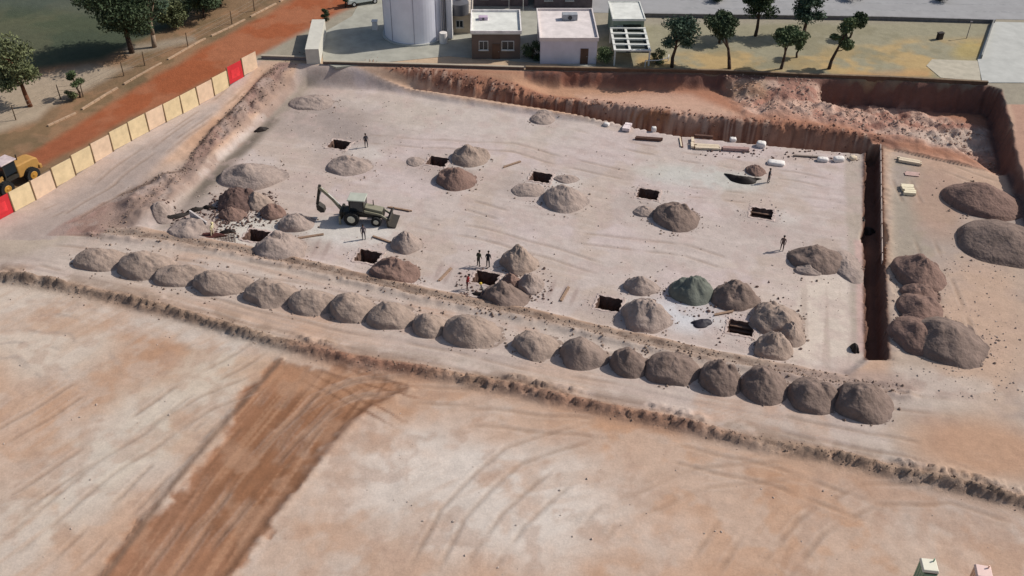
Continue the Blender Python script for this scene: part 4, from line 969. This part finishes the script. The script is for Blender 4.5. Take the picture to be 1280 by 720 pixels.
# ------------------------------------------------------------------ storage tank
c = at_z(516,57,ZH); c.z = ZH+.05; c.y += 4.0; RT = 4.1; HT = 8.2
t = empty('storage_tank', c, 0, 'large grey metal storage tank with vertical seams and white ladder', 'tank')
M_tank = mat('tank_grey', s2l((222,223,232)), .55, .05, var=.06, scale=.5)
MB().cyl((0, 0, 0), (0, 0, HT), RT, RT, 64).build('shell', M_tank, t, smooth=False)
MB().cyl((0, 0, HT+.003), (0, 0, HT+.9), RT+.08, .3, 64).build('roof', M_tank, t)
MB().cyl((0, 0, -.2), (0, 0, .18), RT+.35, RT+.3, 64).build('plinth', M_conc, t)
for k in range(8):
    a_ = 2*PI*k/8-.72; MB().box((math.cos(a_)*(RT+.02), math.sin(a_)*(RT+.02), HT/2), (.08, .06, HT-.1), Matrix.Rotation(a_, 3, 'Z')).build('seam', mat('tankseam', s2l((150,150,164)), .5, .1), t)
lad = MB()
a_ = -.50
for s in (-.22, .22):
    q = Vector((math.cos(a_)*(RT+.3), math.sin(a_)*(RT+.3), 0))+Vector((-math.sin(a_), math.cos(a_), 0))*s; lad.cyl(q, q+Vector((0, 0, HT+.8)), .04, .04, 6)
for k in range(22):
    q = Vector((math.cos(a_)*(RT+.3), math.sin(a_)*(RT+.3), .4+k*.38)); e = Vector((-math.sin(a_), math.cos(a_), 0))*.22; lad.cyl(q-e, q+e, .025, .025, 5)
lad.build('ladder', M_white, t)
mb = MB(); mb.box((RT+.55, -1.2, 3.4), (1.0, 1.6, 6.6)); mb.build('pipe_casing', mat('white_sheet', s2l((228,226,226)), .6, var=.05), t, bevel=.03)
mb = MB(); mb.tube([(RT+.2, -2.2, 0), (RT+.2, -2.2, 6.6)], .09, 8); mb.build('downpipe', mat('pipe_dark', s2l((60,60,66)), .5), t)
MB().cyl((RT-.1, -3.0, 0), (RT-.1, -3.0, 1.4), .55, .5, 16).build('pump_drum', M_white, t)

# ------------------------------------------------------------------ houses
M_roofw = mat('roof_white', s2l((210,210,202)), .8, var=.16, scale=.8); M_roofp = mat('roof_pinkwhite', s2l((212,202,198)), .8, var=.15, scale=.8)
M_brw = mat('wall_brown', s2l((104,90,82)), .9, var=.12, scale=.8); M_lil = mat('wall_lilac', s2l((200,196,204)), .85, var=.08, scale=.6); M_glass = mat('window_glass', (.02, .025, .03), .15, var=.05, spec=.5); M_frame = mat('window_frame', s2l((200,200,196)), .6)
M_beige = mat('wall_beige', s2l((190,176,156)), .85, var=.1)
def house(ul, ur, v, depth, h, label, mw, mr, name='house', wins=(), door=None, parapet=.3, par_r=None):
    a = at_z(ul, v, ZH); b = at_z(ur, v, ZH); w = (b-a).length
    o = empty(name, (a.x, a.y, ZH), math.atan2(b.y-a.y, b.x-a.x), label, 'house' if 'house' in name or 'shed' in name else 'building')
    MB().box((w/2, depth/2, h/2+.02), (w, depth, h)).build('wall', mw, o)
    rf = MB().box((w/2, depth/2, h+.11), (w+.3, depth+.3, .16)).build('roof', mr, o)
    mb = MB(); P_ = parapet
    mb.box((w/2, -.08, h+.19+P_/2), (w+.3, .14, P_)); mb.box((w/2, depth+.08, h+.19+P_/2), (w+.3, .14, P_)); mb.box((-.08, depth/2, h+.19+P_/2), (.14, depth+.016, P_)); mb.box((w+.08, depth/2, h+.19+P_/2), (.14, depth+.016, P_))
    mb.build('parapet', par_r or mr, rf)
    for (x, z_, ww, hh) in wins:
        f = MB().box((x, -.02, z_), (ww, .08, hh)).build('window', M_frame, o)
        MB().box((x, -.07, z_), (ww-.16, .03, hh-.16)).build('pane', M_glass, f)
        MB().box((x, -.09, z_), (.05, .03, hh-.16)).build('mullion', M_frame, f)
        MB().box((x, -.12, z_-hh/2-.05), (ww+.1, .2, .07)).build('sill', M_frame, f)
    if door is not None:
        d_ = MB().box((door, -.03, 1.05), (1.0, .09, 2.1)).build('door', mat('door_brown', s2l((86,64,52)), .6), o); MB().ico((door+.35, -.1, 1.05), .05).build('handle', M_frame, d_)
    return o
hA = house(590,650,74,6.8,3.4,'house with a pale greenish flat roof and brown shaded wall', M_brw, M_roofw, wins=[(1.5, 1.9, 1.2, 1.2), (4.6, 1.9, 1.6, 1.2)], door=3.1, par_r=mat('parapet_white', s2l((226,220,216)), .8))
hB = house(675,745,80,9.5,3.1,'house with a large pinkish white flat roof and lilac wall', M_lil, M_roofp, door=5.6)
# roof things
def roofbox(u, v, z, d, label, m, name, cat, ex=None):
    c = at_z(u, v, z); o = empty(name, c, .05, label, cat); MB().box((0, 0, d[2]/2), d).build('housing', m, o, bevel=.04)
    MB().cyl((0, -d[1]/2-.01, d[2]*.5), (0, -d[1]/2-.06, d[2]*.5), d[2]*.35, d[2]*.35, 16).build('fan_grille', mat('grille', s2l((60,60,64)), .6), o)
roofbox(712,24,ZH+3.3,(2.0,1.0,.8),'grey air conditioning unit on the pinkish white roof',mat('acgrey', s2l((150,152,156)), .5),'air_conditioner','air conditioner')
roofbox(604,24,ZH+3.6,(1.2,.8,.4),'small mauve vent box on the pale greenish roof',mat('mauvebox', s2l((186,166,184)), .6),'roof_vent','vent')
hC = house(765,803,52,6.0,2.9,'small shed with a white roof and dark green open front', mat('wall_green', s2l((120,132,118)), .9, var=.1), M_roofw, name='garden_shed', wins=[(1.3, 1.4, 1.6, 1.6)], parapet=.12)
MB().box((2.5, -.03, 1.3), (2.4, .06, 2.2)).build('open_front', mat('dark_net', s2l((44,52,44)), .9), hC)
hD = house(560,590,42,5.0,2.6,'narrow beige annex between the grey tank and the brown walled house', M_beige, mat('roof_beige', s2l((186,174,160)), .9), name='annex_building', wins=[(1.6, 1.4, 1.0, 1.0)], parapet=.15)
hE = house(588,660,8,6,3.2,'dark roofed building behind the houses at the top edge', mat('wall_dk', s2l((100,90,92)), .9), mat('roof_dark', s2l((62,62,68)), .8, var=.2), name='back_building', wins=[(2, 1.6, 1.2, 1), (5, 1.6, 1.2, 1)], parapet=.1)
hF = house(668,740,10,5,3.0,'grey roofed back building behind the pinkish white house', mat('wall_dk', (0, 0, 0)), mat('roof_grey2', s2l((110,106,116)), .8, var=.2), name='back_building', wins=[(2, 1.6, 1.2, 1), (5, 1.6, 1.2, 1)], parapet=.1)
# red awning
aw = empty('red_awning', at_z(645,12,ZH), 0, 'small red awning at the top edge above the brown walled house', 'awning')
MB().prism([(-1.1, 2.7), (1.1, 2.7), (1.1, 2.8), (-1.1, 2.8)], -1, .6).build('canopy', mat('awning_red', s2l((184,40,60)), .8), aw)
for s in (-1, 1): MB().cyl((s, -.9, 0), (s, -.9, 2.7), .04, .04, 6).build('post', M_frame, aw)
# round water tank on the annex
wt = empty('water_tank', at_z(574,16,ZH+2.8), 0, 'dark grey round water tank on the beige annex roof', 'water tank')
M_wt = mat('tankplastic', s2l((86,86,90)), .5, var=.1)
MB().cyl((0, 0, 0), (0, 0, 1.5), 1.3, 1.3, 28).build('barrel', M_wt, wt); MB().cyl((0, 0, 1.503), (0, 0, 1.8), 1.3, .35, 28).build('dome', M_wt, wt); MB().cyl((0, 0, 1.8), (0, 0, 1.9), .34, .34, 16).build('lid', M_wt, wt)
# pergola of white frames
pg = empty('pergola', at_z(789,82,ZH), 0, 'white grid frame pergola with dark openings beside the lawn', 'pergola')
Wp, Dp_, Hp = 4.4, 7.0, 2.0
mb = MB()
for x in (-Wp/2, -.3, Wp/2): mb.box((x, Dp_/2, Hp), (.3, Dp_, .16))
mb.build('rail', M_roofw, pg)
mb = MB()
for k in range(5): mb.box((0, Dp_*k/4, Hp+.09), (Wp+.3, .34, .14))
mb.build('crossbeam', M_roofw, pg)
for x in (-Wp/2, Wp/2):
    for y in (0, Dp_): MB().box((x, y, Hp/2), (.2, .2, Hp)).build('leg', M_roofw, pg)
MB().box((0, Dp_/2, Hp-.25), (Wp-.1, Dp_-.1, .06)).build('shade_net', mat('shadenet', s2l((60,66,62)), .9), pg)
# small pipe fence by the pergola
pf = empty('pipe_rail', at_z(806,84,ZH), 0, 'short bent white pipe rail right of the pergola', 'rail')
MB().tube([(0, 0, 0), (0, 0, .9), (1.6, .1, .9), (3.0, .9, .9), (3.2, 1.9, .9), (3.2, 1.9, 0)], .06, 6).build('pipe', M_white, pf)
# parked pale pickup cut by the top edge
def pickup(u, v, rz, label):
    o = empty('parked_pickup', at_z(u, v, ZH+.04), rz, label, 'pickup truck'); m = mat('pickup_paint', s2l((198,204,198)), .35, var=.05, spec=.5)
    mb = MB(); mb.prism([(-2.5, .45), (2.4, .45), (2.45, .8), (1.2, 1.0), (.75, 1.05), (-.6, 1.05), (-2.5, 1.0)], -.85, .85); mb.build('body', m, o, bevel=.05)
    MB().prism([(-.55, 1.053), (1.15, 1.053), (.55, 1.65), (-.4, 1.65)], -.75, .75).build('cab', m, o, bevel=.05)
    MB().prism([(.72, 1.13), (1.1, 1.1), (.62, 1.58), (.55, 1.6)], -.68, .68, (.04, 0, 0)).build('windscreen', M_glass, o)
    MB().box((-1.5, 0, 1.03), (1.6, 1.4, .06)).build('load_bed', mat('bed_dark', s2l((60,62,62)), .8), o)
    for x in (-1.6, 1.5):
        for s in (-1, 1):
            w_ = MB().cyl((x, s*.72, .36), (x, s*.93, .36), .36, .36, 18).build('wheel', mat('tyre', (.02, .02, .02), .9), o); MB().cyl((x, s*.931, .36), (x, s*.95, .36), .2, .18, 12).build('rim', M_frame, w_)
    return o
pickup(454,4,.45,'pale parked pickup truck left of the grey tank, cut by the top edge')
# small white box stubs beside the tank
bx = empty('concrete_bollard', at_z(469,37,ZH), 0, 'square white bollard at the left foot of the grey tank', 'bollard'); MB().box((0, 0, .6), (.7, .7, 1.2), None, (.9, .9)).build('shaft', M_white, bx, bevel=.03); MB().box((0, 0, 1.25), (.8, .8, .1)).build('cap', M_white, bx)
# yard sign post on the lawn
yp = empty('valve_box', at_z(1174,49,ZH), .4, 'small dark valve box on the lawn near the pale yard', 'box'); MB().box((0, 0, .45), (.8, .5, .9)).build('housing', mat('valve', s2l((50,42,40)), .7), yp, bevel=.03); MB().box((0, 0, .93), (.9, .6, .06)).build('lid', mat('valve', (0, 0, 0)), yp)
ye = empty('lamp_pole', at_z(1208,48,ZH), 0, 'short grey pole on the lawn by the yard wall', 'pole'); MB().cyl((0, 0, 0), (0, 0, 2.3), .06, .05, 8).build('shaft', mat('galv', s2l((130,124,128)), .5, .4), ye); MB().box((0, 0, 2.35), (.3, .2, .12)).build('head', mat('galv', (0, 0, 0)), ye)

# ------------------------------------------------------------------ machines
M_tyre = mat('tyre', (.02, .02, .02), .9); M_rimy = mat('rim_cream', s2l((200,196,176)), .5)
def wheel(parent, x, y, r, w, rimm):
    s = 1 if y > 0 else -1
    mb = MB(); mb.cyl((x, y-s*w/2, r), (x, y+s*w/2, r), r, r, 26)
    for k in range(20):
        a_ = 2*PI*k/20; mb.box((x+math.cos(a_)*r, y, r+math.sin(a_)*r), (.06, w*.98, .09), Matrix.Rotation(-a_, 3, 'Y'))
    w_ = mb.build('tyre', M_tyre, parent); MB().cyl((x, y+s*(w/2), r), (x, y+s*(w/2+.03), r), r*.55, r*.5, 18).build('rim', rimm, w_); MB().cyl((x, y+s*(w/2+.03), r), (x, y+s*(w/2+.07), r), r*.2, r*.15, 10).build('hub', rimm, w_)
def bar(mb, p, q, w, h):
    p = Vector(p); q = Vector(q); d = q-p; R = d.to_track_quat('X', 'Z').to_matrix(); mb.box((p+q)/2, (d.length, w, h), R); return mb
def backhoe(c, rz, label):
    o = empty('backhoe_loader', c, rz, label, 'backhoe loader'); M_b = mat('backhoe_paint', s2l((132,128,108)), .5, var=.12, scale=2, spec=.4); M_d = mat('machine_dark', s2l((56,52,46)), .6, var=.2); M_g = mat('machine_green', s2l((176,178,164)), .5, var=.1)
    mb = MB(); mb.box((.3, 0, .85), (4.2, .8, .5)); mb.box((-1.0, 0, 1.0), (1.6, 1.3, .5)); mb.build('chassis', M_d, o, bevel=.04)
    MB().prism([(.55, 1.1), (2.35, 1.05), (2.35, 1.5), (.55, 1.85)], -.45, .45).build('hood', M_b, o, bevel=.05)
    MB().box((2.38, 0, 1.25), (.06, .7, .5)).build('grille', M_d, o); MB().cyl((1.3, .3, 1.7), (1.3, .3, 2.3), .05, .05, 8).build('exhaust', M_d, o)
    cb = MB(); 
    for x in (-.95, .5):
        for y in (-.65, .65): cb.box((x, y, 1.9), (.1, .1, 1.5))
    cb.box((-.22, 0, 1.25), (1.55, 1.4, .25)); cab = cb.build('cab', M_d, o)
    MB().box((-.22, 0, 2.72), (1.8, 1.55, .14)).build('cab_roof', M_g, cab, bevel=.05)
    MB().box((.53, 0, 2.0), (.03, 1.2, 1.1)).build('front_glass', M_glass, cab); MB().box((-.98, 0, 2.0), (.03, 1.2, 1.1)).build('rear_glass', M_glass, cab)
    MB().box((-.22, -.66, 2.0), (1.3, .03, 1.1)).build('side_glass', M_glass, cab); MB().box((-.22, .66, 2.0), (1.3, .03, 1.1)).build('side_glass', M_glass, cab); MB().box((-.4, 0, 1.6), (.5, .5, .6)).build('seat', M_d, cab)
    for y in (-.95, .95): wheel(o, -.75, y, .75, .48, M_rimy)
    for y in (-.85, .85): wheel(o, 1.75, y, .5, .32, M_rimy)
    la = MB()
    for y in (-.62, .62): bar(la, (.4, y, 1.5), (2.2, y, 1.15), .14, .22); bar(la, (2.2, y, 1.15), (3.0, y, .55), .14, .22)
    la.build('loader_arm', M_b, o, bevel=.02)
    MB().prism([(2.9, .1), (3.75, .05), (3.8, .12), (3.1, .25), (3.0, .75), (3.25, 1.05), (3.15, 1.1), (2.85, .8)], -1.15, 1.15).build('front_bucket', M_d, o)
    tk = MB(); tk.box((-1.9, 0, .9), (.25, 1.6, .9)); tk.build('rear_frame', M_d, o)
    bo = MB()
    for y in (-.09, .09): bar(bo, (-2.0, y, 1.2), (-2.75, y, 2.3), .08, .3)
    bar(bo, (-2.75, 0, 2.3), (-4.1, 0, 3.7), .24, .3); bm_ = bo.build('boom', M_b, o, bevel=.02)
    cy = MB(); cy.cyl((-2.1, 0, 1.7), (-3.2, 0, 2.95), .07, .07, 8); cy.build('hydraulic_ram', M_frame, bm_)
    sk = MB(); bar(sk, (-3.95, 0, 3.9), (-4.45, 0, 1.55), .2, .28); sk.build('stick', M_d, o, bevel=.02)
    sk = MB(); sk.cyl((-3.7, 0, 3.55), (-4.25, 0, 2.3), .06, .06, 8); sk.build('hydraulic_ram', M_frame, o)
    MB().prism([(-4.5, 1.6), (-4.25, 1.7), (-3.75, 1.3), (-3.7, .85), (-4.1, .8), (-4.45, 1.1)], -.35, .35).build('rear_bucket', M_d, o)
    for y in (-1.05, 1.05): MB().box((-1.95, y, .5), (.18, .18, 1.0)).build('stabiliser', M_b, o); 
    return o
c0 = at(452,275); backhoe(c0, -.10, 'dusty cream and dark backhoe loader working in the middle left of the pad')
def loader(c, rz):
    o = empty('wheel_loader', c, rz, 'yellow wheel loader with pale cab roof on the red road behind the hoarding', 'wheel loader'); M_y = mat('loader_yellow', s2l((178,134,72)), .6, var=.1, scale=2, spec=.4); M_d = mat('machine_dark', (0, 0, 0))
    MB().prism([(.4, .9), (2.9, .9), (3.1, 1.3), (3.0, 2.1), (2.5, 2.3), (.4, 2.35)], -.8, .8).build('engine_hood', M_y, o, bevel=.12)
    MB().box((3.05, 0, 1.1), (.35, 1.9, .5)).build('counterweight', M_y, o, bevel=.08); MB().cyl((1.4, .3, 2.3), (1.4, .3, 2.95), .07, .07, 8).build('exhaust', M_d, o)
    cb = MB()
    for x in (-1.0, .4):
        for y in (-.65, .65): cb.box((x, y, 2.2), (.1, .1, 1.7))
    cb.box((-.3, 0, 1.3), (1.7, 1.5, .4)); cab = cb.build('cab', M_d, o); MB().box((-.3, 0, 3.15), (1.9, 1.7, .16)).build('cab_roof', mat('roofgrey', s2l((196,178,176)), .6), cab, bevel=.06)
    for nm, cc, dd in (('front_glass', (-1.03, 0, 2.35), (.03, 1.2, 1.2)), ('side_glass', (-.3, -.68, 2.35), (1.3, .03, 1.2)), ('side_glass', (-.3, .68, 2.35), (1.3, .03, 1.2)), ('rear_glass', (.43, 0, 2.65), (.03, 1.2, .6))): MB().box(cc, dd).build(nm, M_glass, cab)
    for x in (1.7, -1.6):
        for y in (-1.05, 1.05): wheel(o, x, y, .78, .55, mat('rim_yellow', s2l((190,140,60)), .5))
    MB().box((-1.5, 0, 1.1), (1.7, 1.0, .8)).build('front_frame', M_y, o, bevel=.06)
    la = MB()
    for y in (-.45, .45): bar(la, (-1.2, y, 1.8), (-3.1, y, .8), .16, .3)
    la.build('lift_arm', M_y, o, bevel=.02); MB().prism([(-2.9, .2), (-4.0, .05), (-4.05, .15), (-3.2, .4), (-3.15, 1.0), (-3.5, 1.3), (-3.4, 1.35), (-2.9, 1.0)], -1.35, 1.35).build('bucket', mat('bucket', s2l((120,104,84)), .6, var=.2), o)
loader(at(18,232), ang+.05)

# portable toilets cut by the bottom edge
def toilet(u, v, rz, label, mw, mr):
    c = at(u, v); o = empty('portable_toilet', c, rz, label, 'portable toilet', 'portable toilets at the bottom edge'); W = .98; Hh = 2.05
    MB().box((0, 0, Hh/2+.08), (W, W, Hh)).build('cabin', mw, o, bevel=.03); MB().box((0, 0, .05), (W+.12, W+.12, .16)).build('skid_base', M_woodd, o)
    rf = MB().box((0, 0, Hh+.2), (W+.1, W+.1, .2), None, (.86, .86)).build('roof', mr, o, bevel=.03); MB().cyl((W*.3, W*.3, Hh+.28), (W*.3, W*.3, Hh+.55), .05, .05, 8).build('vent_pipe', mw, rf)
    d_ = MB().box((0, -W/2-.02, 1.05), (W*.72, .04, 1.8)).build('door', mw, o, bevel=.01); MB().box((W*.25, -W/2-.06, 1.1), (.05, .04, .16)).build('handle', M_frame, d_)
    for k in range(3): MB().box((-W/2-.012, -.3+.3*k, 1.2), (.03, .05, 1.7)).build('rib', mw, o)
    MB().box((0, -W/2-.012, Hh+.02), (W*.8, .03, .08)).build('air_slot', M_d2, o)
M_d2 = mat('slotdark', s2l((40,40,40)), .8)
toilet(1150.5,733,-.12,'green portable toilet with cream roof, left one at the bottom edge',mat('toilet_green', s2l((140,168,140)), .5, var=.06),mat('toilet_cream', s2l((226,220,200)), .6, var=.05))
toilet(1217,741,-.2,'peach portable toilet with pale pink roof, right one at the bottom edge',mat('toilet_peach', s2l((226,186,160)), .5, var=.06),mat('toilet_pink', s2l((226,196,186)), .6, var=.05))

# ------------------------------------------------------------------ light
sun_dir = Vector((1.68, .55, 1.55)).normalized()
el = math.asin(sun_dir.z); az = math.atan2(sun_dir.x, sun_dir.y)
w = bpy.data.worlds.new('World'); sc.world = w; w.use_nodes = True; nt = w.node_tree
sky = nt.nodes.new('ShaderNodeTexSky'); sky.sky_type = 'NISHITA'; sky.sun_disc = False; sky.sun_elevation = el; sky.sun_rotation = az; sky.dust_density = 2.0
nt.links.new(sky.outputs[0], nt.nodes['Background'].inputs['Color']); nt.nodes['Background'].inputs['Strength'].default_value = .085
sl_ = bpy.data.lights.new('sun', 'SUN'); sl_.energy = 3.7; sl_.angle = math.radians(.6); sl_.color = (1, .945, .875)
so = bpy.data.objects.new('sun', sl_); link(so); so.rotation_euler = sun_dir.to_track_quat('Z', 'Y').to_euler()
sc.view_settings.view_transform = 'Standard'; sc.view_settings.look = 'None'; sc.view_settings.gamma = 1; sc.view_settings.exposure = 0.1
sc.render.engine = 'CYCLES'
